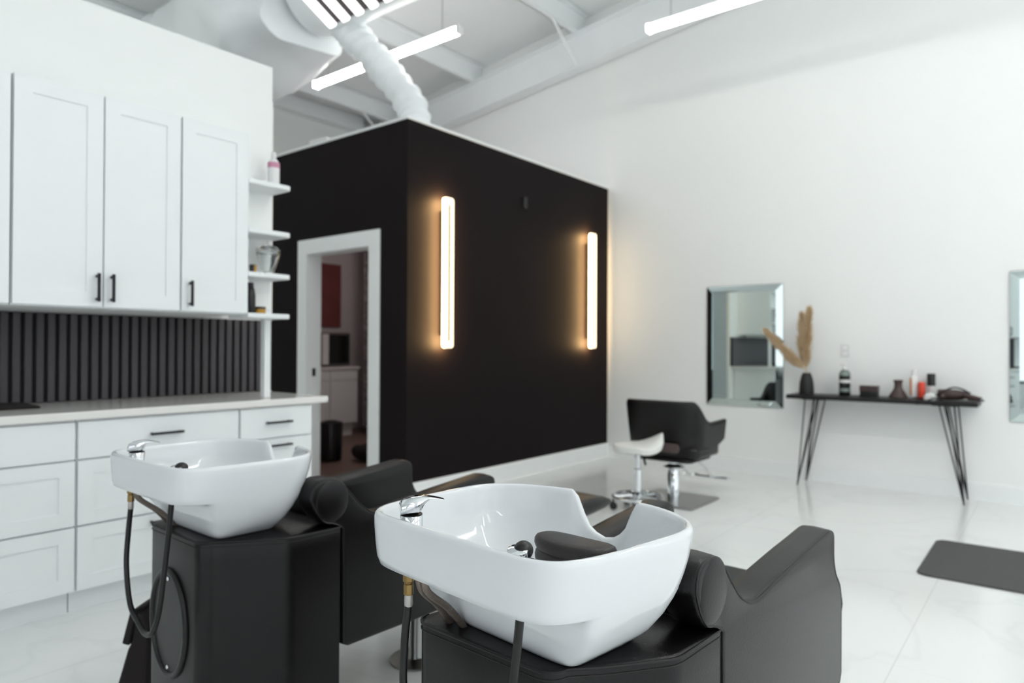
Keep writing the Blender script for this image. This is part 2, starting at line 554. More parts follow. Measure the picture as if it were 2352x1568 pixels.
# flexible branch going down into the black room
bm = BM()
path = smooth_path([(-4.80, 3.60, 3.98), (-4.66, 3.66, 3.84), (-4.50, 3.72, 3.65), (-4.30, 3.80, 3.40), (-4.13, 3.87, 3.15), (-4.10, 3.90, 2.95)], 14)
rad = [0.125 + 0.010 * math.sin(i * 1.25) + 0.006 * math.sin(i * 0.37 + 1) for i in range(len(path))]
tube(bm, path, rad, n=28)
for v in bm.verts:
    v.co = wob(v.co, 0.018, 6.0)
obj('flexible_branch', bm, M['duct_wrap'], duct, smooth=True, angle=80, loc=(3.6, -DUY, -DUZ))

# ------------------------------------------------------------------ lights
def linear_light(x0, x1, y, z, label, lm='led_fill'):
    t = thing('linear_light', label, 'ceiling light', ((x0 + x1) / 2, y, z), 0, 'white linear pendant lights')
    L = (x1 - x0) / 2
    bm = BM(); prism(bm, rrect(-0.032, 0.032, -0.03, 0.03, 0.014, 4), 'x', -L + 0.012, L - 0.012)
    for v in bm.verts:
        pass
    obj('tube', bm, M[lm], t, smooth=True)
    bm = BM(); box(bm, -L, L, -0.008, 0.008, 0.030, 0.045)
    obj('housing', bm, M['steel_white'], t)
    for s in (-1, 1):
        bm = BM(); box(bm, s * L - 0.012, s * L + 0.012, -0.033, 0.033, -0.031, 0.031)
        obj('end_cap', bm, M['white_plastic'] if s > 0 else M[lm], t)
    for s in (-0.8, 0.8):
        xx = (x0 + x1) / 2 + s * L
        bm = BM(); cyl(bm, (s * L, 0, 0.045), (s * L, 0, zr(xx) + 0.60 - z), 0.003, n=6)
        obj('hanging_wire', bm, M['steel'], t)
    return t
linear_light(-5.80, -3.86, 4.14, 3.80, 'bright white linear light behind the flexible duct', 'led')
linear_light(-2.62, -0.7, 5.08, 3.80, 'bright white linear light at the top near the long white wall', 'led_wall')
for k, (lx, ly) in enumerate(((-1.7, 2.9), (1.6, -1.2), (0.3, 2.9), (2.0, 2.4), (0.4, 4.05), (2.0, 1.2), (-6.6, 0.4))):  # unseen pendants added to fill the room with light
    linear_light(lx, lx + 1.9, ly, 3.8, ('unseen linear light added as fill over the wash stations', 'unseen linear light added as fill over the open floor', 'unseen linear light added as fill over the middle of the room',
                 'unseen linear light added as fill by the middle window', 'unseen linear light added as fill above the floor mat', 'unseen linear light added as fill near the window wall', 'unseen linear light added as fill in the corridor behind the cabinets')[k])

def sconce(y0, y1, label):
    yc = (y0 + y1) / 2
    t = thing('wall_sconce', label, 'wall light', (XB, yc, 1.785), 0, 'warm sconces on the black wall')
    W, Hh = y1 - y0, 0.598
    # rounded ring standing off the wall
    bm = BM()
    wi = 0.012
    d0, d1 = 0.068, 0.098
    out = rrect(-W / 2, W / 2, -Hh, Hh, 0.022, 5)
    inn = rrect(-wi, wi, -Hh + 0.05, Hh - 0.05, 0.0115, 5)
    A0 = [bm.verts.new((d0, p[0], p[1])) for p in out]; A1 = [bm.verts.new((d1, p[0], p[1])) for p in out]
    B0 = [bm.verts.new((d0, p[0], p[1])) for p in inn]; B1 = [bm.verts.new((d1, p[0], p[1])) for p in inn]
    n = len(out)
    for i in range(n):
        j = (i + 1) % n
        bm.faces.new((A0[i], A0[j], A1[j], A1[i])).material_index = 3
        bm.faces.new((B0[j], B0[i], B1[i], B1[j])).material_index = 1
        bm.faces.new((A1[i], A1[j], B1[j], B1[i]))
        bm.faces.new((A0[j], A0[i], B0[i], B0[j])).material_index = 2
    obj('light_ring', bm, [M['sconce'], M['black_metal'], M['sconce_back'], M['sconce_side']], t)
    bm = BM(); box(bm, 0.0, 0.067, -0.012, 0.012, -Hh + 0.10, Hh - 0.10)
    obj('mounting_bar', bm, M['black_metal'], t)
    return t
sconce(3.925, 4.025, 'tall warm glowing sconce nearer the front corner of the black wall')
sconce(6.10, 6.20, 'tall warm glowing sconce on the black wall beside the white wall')

# small black box high on the black wall
bm = BM(); box(bm, XB, XB + 0.02, 5.055, 5.105, 2.49, 2.59)
tag(obj('wall_mount_sensor', bm, M['black_plastic'], bevel=0.006), 'small black box high on the black wall between the sconces', 'sensor')
# thin pipe lying on the black room roof edge
bm = BM(); cyl(bm, (-5.25, 3.70, 3.02), (-4.95, 3.66, 2.985), 0.022, n=12)
tag(obj('pipe_offcut', bm, M['white_plastic'], smooth=True), 'short white pipe lying on top edge of the black room', 'pipe')

# ------------------------------------------------------------------ base cabinets
XF = -3.39
def pull(parent, x, c, L, vertical=False, name='handle'):
    """black bar pull on a +X face; c=(y,z) centre"""
    y, z = c
    bm = BM()
    if vertical:
        box(bm, x + 0.022, x + 0.034, y - 0.006, y + 0.006, z - L / 2, z + L / 2)
        for s in (-1, 1):
            box(bm, x, x + 0.024, y - 0.005, y + 0.005, z + s * (L / 2 - 0.012) - 0.006, z + s * (L / 2 - 0.012) + 0.006)
    else:
        box(bm, x + 0.022, x + 0.034, y - L / 2, y + L / 2, z - 0.006, z + 0.006)
        for s in (-1, 1):
            box(bm, x, x + 0.024, y + s * (L / 2 - 0.012) - 0.006, y + s * (L / 2 - 0.012) + 0.006, z - 0.005, z + 0.005)
    return obj(name, bm, M['black_metal'], parent, bevel=0.002)

def shaker(bm, x, y0, y1, z0, z1, rail=0.062, rec=0.007, th=0.02):
    """framed panel front facing +X, face at x"""
    a = rail
    P = [(y0, z0), (y1, z0), (y1, z1), (y0, z1)]
    I = [(y0 + a, z0 + a), (y1 - a, z0 + a), (y1 - a, z1 - a), (y0 + a, z1 - a)]
    O = [bm.verts.new((x, p[0], p[1])) for p in P]
    N1 = [bm.verts.new((x, p[0], p[1])) for p in I]
    N2 = [bm.verts.new((x - rec, p[0], p[1])) for p in I]
    Bk = [bm.verts.new((x - th, p[0], p[1])) for p in P]
    for i in range(4):
        j = (i + 1) % 4
        bm.faces.new((O[i], O[j], N1[j], N1[i])); bm.faces.new((N1[i], N1[j], N2[j], N2[i])); bm.faces.new((O[j], O[i], Bk[i], Bk[j]))
    bm.faces.new(N2); bm.faces.new(Bk[::-1])

def drawer_cab(y0, y1, label, hand=(1, 1, 1)):
    t = thing('drawer_cabinet', label, 'cabinet', (0, 0, 0), 0, 'white base cabinets under the worktop')
    bm = BM()
    box(bm, XK + 0.01, XF - 0.021, y0, y1, 0.112, 0.866)
    box(bm, XK + 0.01, XF - 0.09, y0, y1, 0.0, 0.112)
    obj('carcass', bm, M['gap'] if False else M['cab'], t)
    g = 0.0035
    for i, (z0, z1, flat) in enumerate(((0.694, 0.858, True), (0.402, 0.686, False), (0.115, 0.394, False))):
        bm = BM()
        if flat:
            box(bm, XF - 0.02, XF, y0 + g, y1 - g, z0, z1)
            d = obj('drawer', bm, M['cab'], t, bevel=0.0015)
        else:
            shaker(bm, XF, y0 + g, y1 - g, z0, z1)
            d = obj('drawer', bm, M['cab'], t)
        if hand[i]:
            zz = 0.778 if flat else z1 - 0.055 + 0.02
            pull(d, XF, ((y0 + y1) / 2, zz), 0.155)
    return t
drawer_cab(0.415, 1.182, 'white drawer cabinet furthest from the doorway, cut by the left photo edge')
drawer_cab(1.187, 1.952, 'white drawer cabinet behind the far wash basin, with wide middle drawers')
drawer_cab(1.957, 2.405, 'narrow white drawer cabinet at the doorway end of the worktop')

bm = BM(); prism(bm, [(XK + 0.002, 0.868), (-3.366, 0.868), (-3.366, 0.905), (XK + 0.002, 0.905)], 'y', 0.40, 2.50)
tag(obj('worktop', bm, M['counter'], bevel=0.006), 'long white stone worktop over the drawer cabinets', 'worktop')

# black slatted splashback
sp = thing('slatted_splashback', 'charcoal vertical slat panel between the worktop and the upper cabinets', 'panel', (XK + 0.002, 0, 0.906))
bm = BM(); box(bm, 0.0, 0.012, 0.40, 2.55, 0.0, 0.455)
obj('backing', bm, M['slat_back'], sp)
bm = BM()
y = 0.41
while y < 2.52:
    box(bm, 0.012, 0.030, y, y + 0.034, 0.0, 0.455)
    y += 0.0505
obj('slats', bm, M['slat'], sp, bevel=0.003, bseg=1)

# end gable: white front edge post, black outer face
bm = BM(); box(bm, XG - 0.04, XG, YG - 0.042, YG - 0.002, 0.906, 1.399)
tag(obj('support_post', bm, M['cab'], bevel=0.002), 'slim white post standing on the doorway end of the worktop', 'post')

# dark tray on the worktop
bm = BM(); prism(bm, rrect(-3.98, -3.68, 0.70, 1.14, 0.02, 4), 'z', 0.905, 0.915)
box(bm, -3.97, -3.69, 0.71, 1.13, 0.915, 0.919)
tag(obj('drying_mat', bm, M['dark_cloth'], bevel=0.003), 'thin dark mat lying on the left end of the worktop', 'mat')

# ------------------------------------------------------------------ upper cabinets
XU = -3.33
ZU0, ZU1 = 1.362, 2.31
def upper(y0, y1, doors, label):
    t = thing('wall_cabinet', label, 'cabinet', (0, 0, 0), 0, 'white shaker wall cabinets')
    bm = BM()
    box(bm, XG + 0.002, XU - 0.021, y0, y1, ZU0, ZU1 + 0.002)
    box(bm, XK + 0.035, XG + 0.002, y0, y1, ZU0, 1.398)
    obj('body', bm, M['cab'], t)
    for (a, b, hy) in doors:
        bm = BM()
        shaker(bm, XU, a + 0.002, b - 0.002, ZU0 + 0.006, ZU1, rail=0.065, rec=0.006)
        d = obj('door', bm, M['cab'], t)
        if hy is not None:
            pull(d, XU, (hy, 1.452), 0.125, True)
    return t
upper(0.25, 0.914, [(0.25, 0.582, 0.55), (0.582, 0.914, 0.62)], 'white wall cabinet cut off by the left photo edge')
upper(0.922, 1.606, [(0.922, 1.262, 1.236), (1.265, 1.606, 1.296)], 'white two door wall cabinet with a pair of black handles')
upper(1.612, 1.962, [(1.612, 1.962, 1.652)], 'narrow white one door wall cabinet beside the open shelves')

# corner shelves
shz = (2.082, 1.822, 1.590, 1.372)
shlab = ('topmost white open shelf, holding a pale bottle', 'empty white open shelf, second from the top',
         'white open shelf holding a glass urn', 'lowest white open shelf, holding a dark bottle and amber jar')
for z, lb in zip(shz, shlab):
    bm = BM()
    prism(bm, [(XG, 1.963), (XU + 0.0, 1.963), (XU, YG - 0.03), (XU - 0.008, YG - 0.009), (XU - 0.03, YG - 0.001), (XG, YG - 0.001)], 'z', z - 0.026, z)
    tag(obj('open_shelf', bm, M['cab'], bevel=0.004), lb, 'shelf', 'white open end shelves')

# shelf items
def bottle(name, c, prof, m, label, cat, parent=None, n=24):
    bm = BM(); lathe(bm, prof, (0, 0, 0), n)
    o = obj(name, bm, m, None, smooth=True)
    o.location = c
    return tag(o, label, cat)
b1 = thing('shampoo_bottle', 'pale white and pink bottle on the topmost open shelf', 'bottle', (-3.43, 2.17, shz[0]))
bm = BM(); lathe(bm, [(0.030, 0), (0.032, 0.005), (0.032, 0.13), (0.022, 0.15), (0.012, 0.155)]); obj('body', bm, M['white_plastic'], b1, smooth=True)
bm = BM(); lathe(bm, [(0.0325, 0.105), (0.0325, 0.135)]); obj('label_band', bm, M['pink'], b1, smooth=True)
bm = BM(); lathe(bm, [(0.014, 0.155), (0.014, 0.19), (0.010, 0.195)]); obj('cap', bm, M['white_plastic'], b1, smooth=True)

ur = thing('glass_urn', 'clear glass urn with tapered foot on the third open shelf', 'vase', (-3.43, 2.14, shz[2]))
bm = BM(); lathe(bm, [(0.026, 0.0), (0.028, 0.006), (0.030, 0.012), (0.048, 0.06), (0.060, 0.10), (0.064, 0.125), (0.056, 0.13), (0.066, 0.138), (0.063, 0.142),
                      (0.053, 0.132), (0.058, 0.12), (0.055, 0.10), (0.043, 0.06), (0.024, 0.02), (0.002, 0.018)], n=32)
obj('bowl', bm, M['glass'], ur, smooth=True)
bm = BM(); lathe(bm, [(0.060, 0.143), (0.055, 0.152), (0.030, 0.162), (0.008, 0.166), (0.010, 0.178), (0.006, 0.186)], n=32)
obj('lid', bm, M['glass'], ur, smooth=True)

bm = BM(); prism(bm, rrect(-0.012, 0.012, -0.016, 0.016, 0.004, 3), 'z', 0, 0.048)
o = obj('black_jar', bm, M['black_plastic'], None, bevel=0.003); o.location = (-3.42, 2.042, shz[2])
tag(o, 'tiny black and gold box beside the glass urn', 'box')
bm = BM(); prism(bm, rrect(-0.0125, 0.0125, 0.0, 0.0165, 0.004, 3), 'z', 0.002, 0.046)
obj('gold_side', bm, M['amber'], o)
db = thing('dark_bottle', 'dark brown bottle standing on the lowest open shelf', 'bottle', (-3.42, 2.028, shz[3]))
bm = BM(); lathe(bm, [(0.026, 0), (0.028, 0.004), (0.027, 0.10), (0.021, 0.135), (0.017, 0.14)]); obj('body', bm, M['black_plastic'], db, smooth=True)
bm = BM(); lathe(bm, [(0.018, 0.14), (0.017, 0.165), (0.012, 0.168)]); obj('cap', bm, M['vase'], db, smooth=True)
aj = thing('amber_jar', 'small amber jar beside the dark bottle on the lowest open shelf', 'jar', (-3.43, 2.092, shz[3]))
bm = BM(); lathe(bm, [(0.028, 0), (0.030, 0.004), (0.030, 0.024), (0.027, 0.027)]); obj('body', bm, M['amber'], aj, smooth=True)
bm = BM(); lathe(bm, [(0.031, 0.027), (0.031, 0.038), (0.028, 0.040)]); obj('lid', bm, M['brown_glass'], aj, smooth=True)

# ------------------------------------------------------------------ inside the small room
t = thing('inner_cabinet', 'white base cabinet run seen through the doorway', 'cabinet', (-7.4, 5.0, 0))
bm = BM(); box(bm, -0.55, -0.02, -1.2, 0.97, 0.17, 0.89); box(bm, -0.55, -0.08, -1.2, 0.94, 0.0, 0.17)
obj('carcass', bm, M['cab'], t)
for a, b in ((-1.2, -0.55), (-0.55, 0.05), (0.05, 0.52), (0.525, 0.97)):
    bm = BM(); box(bm, -0.02, 0.0, a + 0.004, b - 0.004, 0.18, 0.74); obj('door', bm, M['cab'], t, bevel=0.002)
    bm = BM(); box(bm, -0.02, 0.0, a + 0.004, b - 0.004, 0.75, 0.885); obj('drawer', bm, M['cab'], t, bevel=0.002)
bm = BM(); box(bm, -0.57, 0.02, -1.22, 0.99, 0.89, 0.925); obj('top', bm, M['counter'], t)

t = thing('microwave', 'grey microwave with dark window on the inner room cabinet', 'microwave', (-7.55, 5.74, 0.925))
bm = BM(); box(bm, -0.34, 0.0, -0.24, 0.22, 0.01, 0.45); obj('case', bm, M['oven'], t, bevel=0.01)
bm = BM(); box(bm, 0.0, 0.012, -0.13, 0.20, 0.04, 0.42); obj('window', bm, M['oven_glass'], t, bevel=0.004)
bm = BM(); box(bm, 0.0, 0.014, -0.235, -0.14, 0.03, 0.43); obj('control_panel', bm, M['white_plastic'], t, bevel=0.003)

t = thing('wall_picture', 'dull red canvas on the wall of the inner room', 'picture', (XE + 0.02, 5.75, 1.92))
bm = BM(); box(bm, 0.0, 0.03, -0.42, 0.36, -0.46, 0.42); obj('canvas', bm, M['red_art'], t, bevel=0.004)
# patterned curtain
bm = BM()
rings = []
pts = []
for i in range(60):
    u = i / 59
    pts.append((-7.34 + 0.50 * u, 6.02 + 0.30 * u + 0.022 * math.sin(u * 40)))
V0 = [bm.verts.new((p[0], p[1], 0.12)) for p in pts]; V1 = [bm.verts.new((p[0], p[1], 2.72)) for p in pts]
W0 = [bm.verts.new((p[0] + 0.002, p[1] + 0.008, 0.12)) for p in pts]; W1 = [bm.verts.new((p[0] + 0.002, p[1] + 0.008, 2.72)) for p in pts]
for i in range(59):
    bm.faces.new((V0[i], V0[i + 1], V1[i + 1], V1[i])); bm.faces.new((W0[i + 1], W0[i], W1[i], W1[i + 1]))
    bm.faces.new((V1[i], V1[i + 1], W1[i + 1], W1[i])); bm.faces.new((V0[i + 1], V0[i], W0[i], W0[i + 1]))
bm.faces.new((V0[0], V1[0], W1[0], W0[0])); bm.faces.new((V0[-1], W0[-1], W1[-1], V1[-1]))
tag(obj('patterned_curtain', bm, M['curtain'], smooth=True), 'grey patterned curtain hanging at the right inside the doorway', 'curtain')
# black bag and bin on inner floor
bm = BM(); sphere(bm, (0, 0, 0.09), 0.20, 0.15, 0.09)
for v in bm.verts:
    v.co = wob(v.co, 0.03, 7); v.co.z = max(v.co.z, 0.0)
o = obj('black_bag', bm, M['dark_cloth'], smooth=True); o.location = (-5.62, 4.68, 0.004)
tag(o, 'low black bag slumped on the inner room floor', 'bag')
t = thing('pedal_bin', 'black bin at the left inside the doorway', 'bin', (-5.95, 4.45, 0.004))
bm = BM(); lathe(bm, [(0.10, 0), (0.115, 0.01), (0.125, 0.36), (0.12, 0.37)]); obj('bucket', bm, M['black_plastic'], t, smooth=True)
bm = BM(); lathe(bm, [(0.127, 0.37), (0.12, 0.40), (0.05, 0.42)]); obj('lid', bm, M['black_plastic'], t, smooth=True)

# ------------------------------------------------------------------ mirrors on the long wall
def wall_mirror(x0, x1, label):
    w, h = x1 - x0, 1.165
    t = thing('wall_mirror', label, 'mirror', ((x0 + x1) / 2, YW, 1.217), 0, 'wall mirrors on the white wall')
    W, Hh = w / 2, h / 2
    f = 0.062
    bm = BM(); box(bm, -W + f, W - f, -0.024, -0.018, -Hh + f, Hh - f)
    obj('mirror_glass', bm, M['mirror'], t)
    bm = BM(); box(bm, -W, W, -0.012, 0.0, -Hh, Hh)
    obj('backboard', bm, M['steel'], t)
    def strip(a, b, c, d):
        # a,b outer edge; c,d inner edge (x,z); outer lower to the wall, inner raised
        bm = BM()
        o1, o2 = [bm.verts.new((p[0], -0.014, p[1])) for p in (a, b)]
        i1, i2 = [bm.verts.new((p[0], -0.030, p[1])) for p in (c, d)]
        w1, w2 = [bm.verts.new((p[0], -0.012, p[1])) for p in (a, b)]
        v1, v2 = [bm.verts.new((p[0], -0.012, p[1])) for p in (c, d)]
        bm.faces.new((o1, o2, i2, i1)); bm.faces.new((w1, w2, o2, o1)); bm.faces.new((i1, i2, v2, v1))
        bm.faces.new((v1, v2, w2, w1)); bm.faces.new((o1, i1, v1, w1)); bm.faces.new((o2, w2, v2, i2))
        obj('bevelled_strip', bm, M['mirror'], t)
    O = [(-W, -Hh), (W, -Hh), (W, Hh), (-W, Hh)]
    I = [(-W + f, -Hh + f), (W - f, -Hh + f), (W - f, Hh - f), (-W + f, Hh - f)]
    for i in range(4):
        j = (i + 1) % 4
        strip(O[i], O[j], I[i], I[j])
    return t
wall_mirror(-2.752, -2.012, 'rectangular mirror on the white wall behind the black styling chair')
wall_mirror(-0.30, 0.44, 'mirror on the white wall cut by the right photo edge')
# outlet plate
t = thing('wall_outlet', 'white outlet plate on the white wall above the console table', 'outlet', (-1.482, YW, 1.176))
bm = BM(); box(bm, -0.038, 0.038, -0.006, 0, -0.058, 0.058); obj('plate', bm, M['white_plastic'], t, bevel=0.003)
for s in (-1, 1):
    bm = BM(); prism(bm, rrect(-0.017, 0.017, s * 0.027 - 0.014, s * 0.027 + 0.014, 0.006, 3), 'y', -0.009, -0.006)
    obj('socket', bm, M['trim'], t)

# ------------------------------------------------------------------ console table
t = thing('console_table', 'narrow black console table on splayed hairpin legs against the white wall', 'table', (-1.183, 6.42, 0))
bm = BM(); box(bm, -0.702, 0.702, -0.17, 0.165, 0.755, 0.790); obj('tabletop', bm, M['wood_black'], t, bevel=0.003)
for sx in (-1, 1):
    for sy in (-1, 1):
        bm = BM()
        fx, fy = sx * 0.612, sy * 0.135
        foot = Vector((fx + sx * 0.0, fy, 0.006))
        for (dx, dy) in ((-0.03, 0.0), (-0.13, 0.0), (-0.09, -0.07)):
            top = Vector((sx * (0.56 + dx + 0.02), fy + sy * dy, 0.752))
            cyl(bm, foot, top, 0.0055, n=8)
        sphere(bm, foot, 0.0075, u=8, v=6)
        box(bm, min(sx * 0.40, sx * 0.57), max(sx * 0.40, sx * 0.57), fy - 0.02 - (0.05 if sy > 0 else 0), fy + 0.02 + (0.05 if sy < 0 else 0), 0.750, 0.755)
        obj('leg', bm, M['black_metal'], t, smooth=True)
ZT0 = 0.790
# vase with pampas
t = thing('black_vase', 'matt black vase on the left end of the console table', 'vase', (-1.757, 6.42, ZT0))
bm = BM(); lathe(bm, [(0.056, 0), (0.062, 0.006), (0.062, 0.04), (0.058, 0.10), (0.047, 0.155), (0.036, 0.178), (0.036, 0.188), (0.030, 0.188), (0.030, 0.16), (0.001, 0.15)], n=32)
obj('body', bm, M['vase'], t, smooth=True)
def plume(name, base, tip, ctrl, wid, label, n=900):
    t = thing(name, label, 'dried grass', base, 0, 'pampas plumes in the black vase')
    b = Vector((0, 0, -0.03)); T = Vector(tip) - Vector(base); c = Vector(ctrl) - Vector(base)
    path = smooth_path([b, (0, 0, 0.02), c, T], 12)
    bm = BM(); tube(bm, path, [0.003 * (1 - 0.6 * i / len(path)) for i in range(len(path))], n=6)
    obj('stem', bm, M['pampas'], t)
    bm = BM()
    N = len(path)
    for i in range(n):
        u = 0.38 + 0.62 * random.random()
        k = min(N - 2, int(u * (N - 1)))
        p = path[k].lerp(path[k + 1], u * (N - 1) - k)
        d = (path[k + 1] - path[k]).normalized()
        a = random.random() * 2 * PI
        o1 = d.orthogonal().normalized(); o2 = d.cross(o1)
        rad = (o1 * math.cos(a) + o2 * math.sin(a))
        w = 1.5 * wid * math.sin(PI * min(1, (u - 0.36) / 0.64) ** 0.8) ** 0.6 + 0.014
        L = 0.07 + 0.05 * random.random()
        e = p + rad * w * (0.25 + 0.9 * random.random()) + d * L + Vector((0, 0, -0.01))
        s = d.cross(rad) * 0.0022
        m_ = p.lerp(e, 0.5) + rad * 0.006
        v = [bm.verts.new(q) for q in (p - s, p + s, m_ + s * 1.6, e, m_ - s * 1.6)]
        bm.faces.new(v)
    o = obj('plume', bm, M['pampas'], t)
    return t
vz = ZT0 + 0.188
plume('pampas_grass', (-1.757, 6.42, vz), (-1.735, 6.40, 1.49), (-1.77, 6.42, 1.22), 0.040, 'upright tan pampas plume, the taller on the right of the vase')
plume('pampas_grass', (-1.765, 6.425, vz), (-1.80, 6.44, 1.44), (-1.785, 6.43, 1.2), 0.034, 'upright tan pampas plume, slightly shorter on the left side')
plume('pampas_grass', (-1.764, 6.412, vz), (-2.055, 6.36, 1.315), (-1.87, 6.39, 1.11), 0.030, 'tan pampas plume leaning left across the mirror')
# spray bottle
t = thing('spray_bottle', 'tall black labelled bottle with a pale nozzle on the console table', 'bottle', (-1.445, 6.42, ZT0))
bm = BM(); lathe(bm, [(0.042, 0), (0.045, 0.004), (0.045, 0.17), (0.043, 0.195), (0.030, 0.215), (0.018, 0.222)], n=28); obj('body', bm, M['black_plastic'], t, smooth=True)
bm = BM(); lathe(bm, [(0.0455, 0.035), (0.0455, 0.065)], n=28); obj('label_band', bm, M['clear_grey'], t, smooth=True)
bm = BM(); lathe(bm, [(0.0455, 0.112), (0.0455, 0.138)], n=28); obj('label_band', bm, M['towel'], t, smooth=True)
bm = BM(); lathe(bm, [(0.0452, 0.172), (0.0434, 0.196), (0.0304, 0.216)], n=28); obj('shoulder', bm, M['clear_grey'], t, smooth=True)
bm = BM(); lathe(bm, [(0.020, 0.222), (0.020, 0.242), (0.010, 0.246), (0.010, 0.262)], n=16); box(bm, -0.035, 0.01, -0.008, 0.008, 0.256, 0.272)
obj('nozzle', bm, M['white_plastic'], t, smooth=True)
# small box
t = thing('small_box', 'small dark lidded box on the middle of the console table', 'box', (-1.252, 6.42, ZT0))
bm = BM(); prism(bm, rrect(-0.068, 0.068, -0.045, 0.045, 0.008, 3), 'z', 0, 0.042); obj('base', bm, M['black_plastic'], t, bevel=0.003)
bm = BM(); prism(bm, rrect(-0.070, 0.070, -0.047, 0.047, 0.008, 3), 'z', 0.042, 0.094); obj('lid', bm, M['brown_glass'], t, bevel=0.004)
# flared vase
bm = BM(); lathe(bm, [(0.066, 0), (0.072, 0.008), (0.066, 0.02), (0.058, 0.035), (0.040, 0.065), (0.031, 0.085), (0.029, 0.12), (0.037, 0.148), (0.033, 0.148), (0.026, 0.12), (0.001, 0.10)], n=32)
o = obj('flared_flask', bm, M['brown_glass'], smooth=True); o.location = (-1.038, 6.42, ZT0)
tag(o, 'dark brown flared flask with narrow neck on the console table', 'flask')
# white orange bottle
t = thing('lotion_bottle', 'white bottle with an orange stripe on the console table', 'bottle', (-0.932, 6.47, ZT0))
bm = BM(); lathe(bm, [(0.028, 0), (0.030, 0.004), (0.030, 0.17), (0.022, 0.185)], n=24); obj('body', bm, M['white_plastic'], t, smooth=True)
bm = BM(); lathe(bm, [(0.0205, 0.185), (0.020, 0.232), (0.014, 0.236)], n=20); obj('cap', bm, M['white_plastic'], t, smooth=True)
bm = BM(); prism(bm, [(0.031 * math.cos(a), 0.031 * math.sin(a)) for a in [PI * (0.9 + 0.5 * k / 10) for k in range(11)]] + [(0.0295 * math.cos(a), 0.0295 * math.sin(a)) for a in [PI * (1.4 - 0.5 * k / 10) for k in range(11)]], 'z', 0.03, 0.165)
obj('label_stripe', bm, M['orange_label'], t)
# red can
t = thing('red_can', 'slim bright red can on the console table', 'can', (-0.872, 6.44, ZT0))
bm = BM(); lathe(bm, [(0.024, 0), (0.026, 0.004), (0.026, 0.125), (0.020, 0.136), (0.012, 0.138)], n=24); obj('body', bm, M['red_can'], t, smooth=True)
t = thing('capped_bottle', 'white bottle with a big black cap behind the red can', 'bottle', (-0.818, 6.53, ZT0))
bm = BM(); lathe(bm, [(0.026, 0), (0.028, 0.004), (0.028, 0.105)], n=24); obj('body', bm, M['white_plastic'], t, smooth=True)
bm = BM(); lathe(bm, [(0.031, 0.105), (0.031, 0.20), (0.028, 0.204)], n=24); obj('cap', bm, M['black_plastic'], t, smooth=True)
# hair dryer lying
t = thing('hair_dryer', 'dark hair dryer lying at the right end of the console table', 'hair dryer', (-0.66, 6.42, ZT0))
bm = BM()
MR = Matrix.Rotation(PI / 2, 4, 'Y')
lathe(bm, [(0.030, -0.10), (0.040, -0.095), (0.043, -0.03), (0.040, 0.04), (0.030, 0.09), (0.026, 0.12), (0.020, 0.12)], (0, 0, 0.045), 24, M4=MR)
obj('barrel', bm, M['brown_glass'], t, smooth=True)
bm = BM(); tube(bm, smooth_path([(-0.05, 0.0, 0.045), (-0.055, -0.05, 0.035), (-0.07, -0.11, 0.022)], 6), 0.018, n=14); obj('handle', bm, M['brown_glass'], t, smooth=True)
bm = BM(); tube(bm, smooth_path([(-0.07, -0.11, 0.022), (-0.10, -0.16, 0.022), (-0.17, -0.185, -0.01), (-0.22, -0.190, -0.03), (-0.26, -0.187, 0.0), (-0.25, -0.12, 0.014), (-0.15, -0.03, 0.012), (-0.06, -0.065, 0.07), (0.02, -0.06, 0.105), (0.10, -0.03, 0.075), (0.13, 0.02, 0.012)], 10), 0.006, n=8)
obj('cord', bm, M['black_plastic'], t, smooth=True)
t = thing('hair_clipper', 'chrome tipped dark hair clipper at the far right of the table', 'hair clipper', (-0.515, 6.34, ZT0))
bm = BM(); tube(bm, [(-0.06, 0.03, 0.045), (-0.02, 0.0, 0.034), (0.05, -0.03, 0.022)], [0.020, 0.024, 0.018], n=14); obj('body', bm, M['brown_glass'], t, smooth=True)
bm = BM(); box(bm, 0.045, 0.075, -0.052, -0.022, 0.005, 0.028); obj('blade', bm, M['chrome'], t, bevel=0.003)
def lump(name, c, s, m, label, cat, seed):
    bm = BM(); bmesh.ops.create_icosphere(bm, subdivisions=4, radius=1)
    for v in bm.verts:
        v.co = wob(v.co, 0.35, 1.8, seed); v.co = Vector((v.co.x * s[0], v.co.y * s[1], v.co.z * s[2]))
    zmin = -s[2] * 0.55
    for v in bm.verts:
        v.co.z = max(v.co.z, zmin) - zmin
    o = obj(name, bm, m, smooth=True); o.location = c
    return tag(o, label, cat)
lump('face_cloth', (-0.80, 6.33, ZT0), (0.046, 0.035, 0.035), M['towel'], 'crumpled white cloth under the dryer cord', 'cloth', 1.0)

# ------------------------------------------------------------------ floor mat on the right
bm = BM()
prism(bm, rrect(-0.60, 0.75, 4.20, 5.03, 0.06, 6), 'z', 0.0, 0.012)
o = obj('floor_mat', bm, M['matrubber'], bevel=0.009, bseg=2)
tag(o, 'dark grey rubber standing mat on the white floor', 'mat')

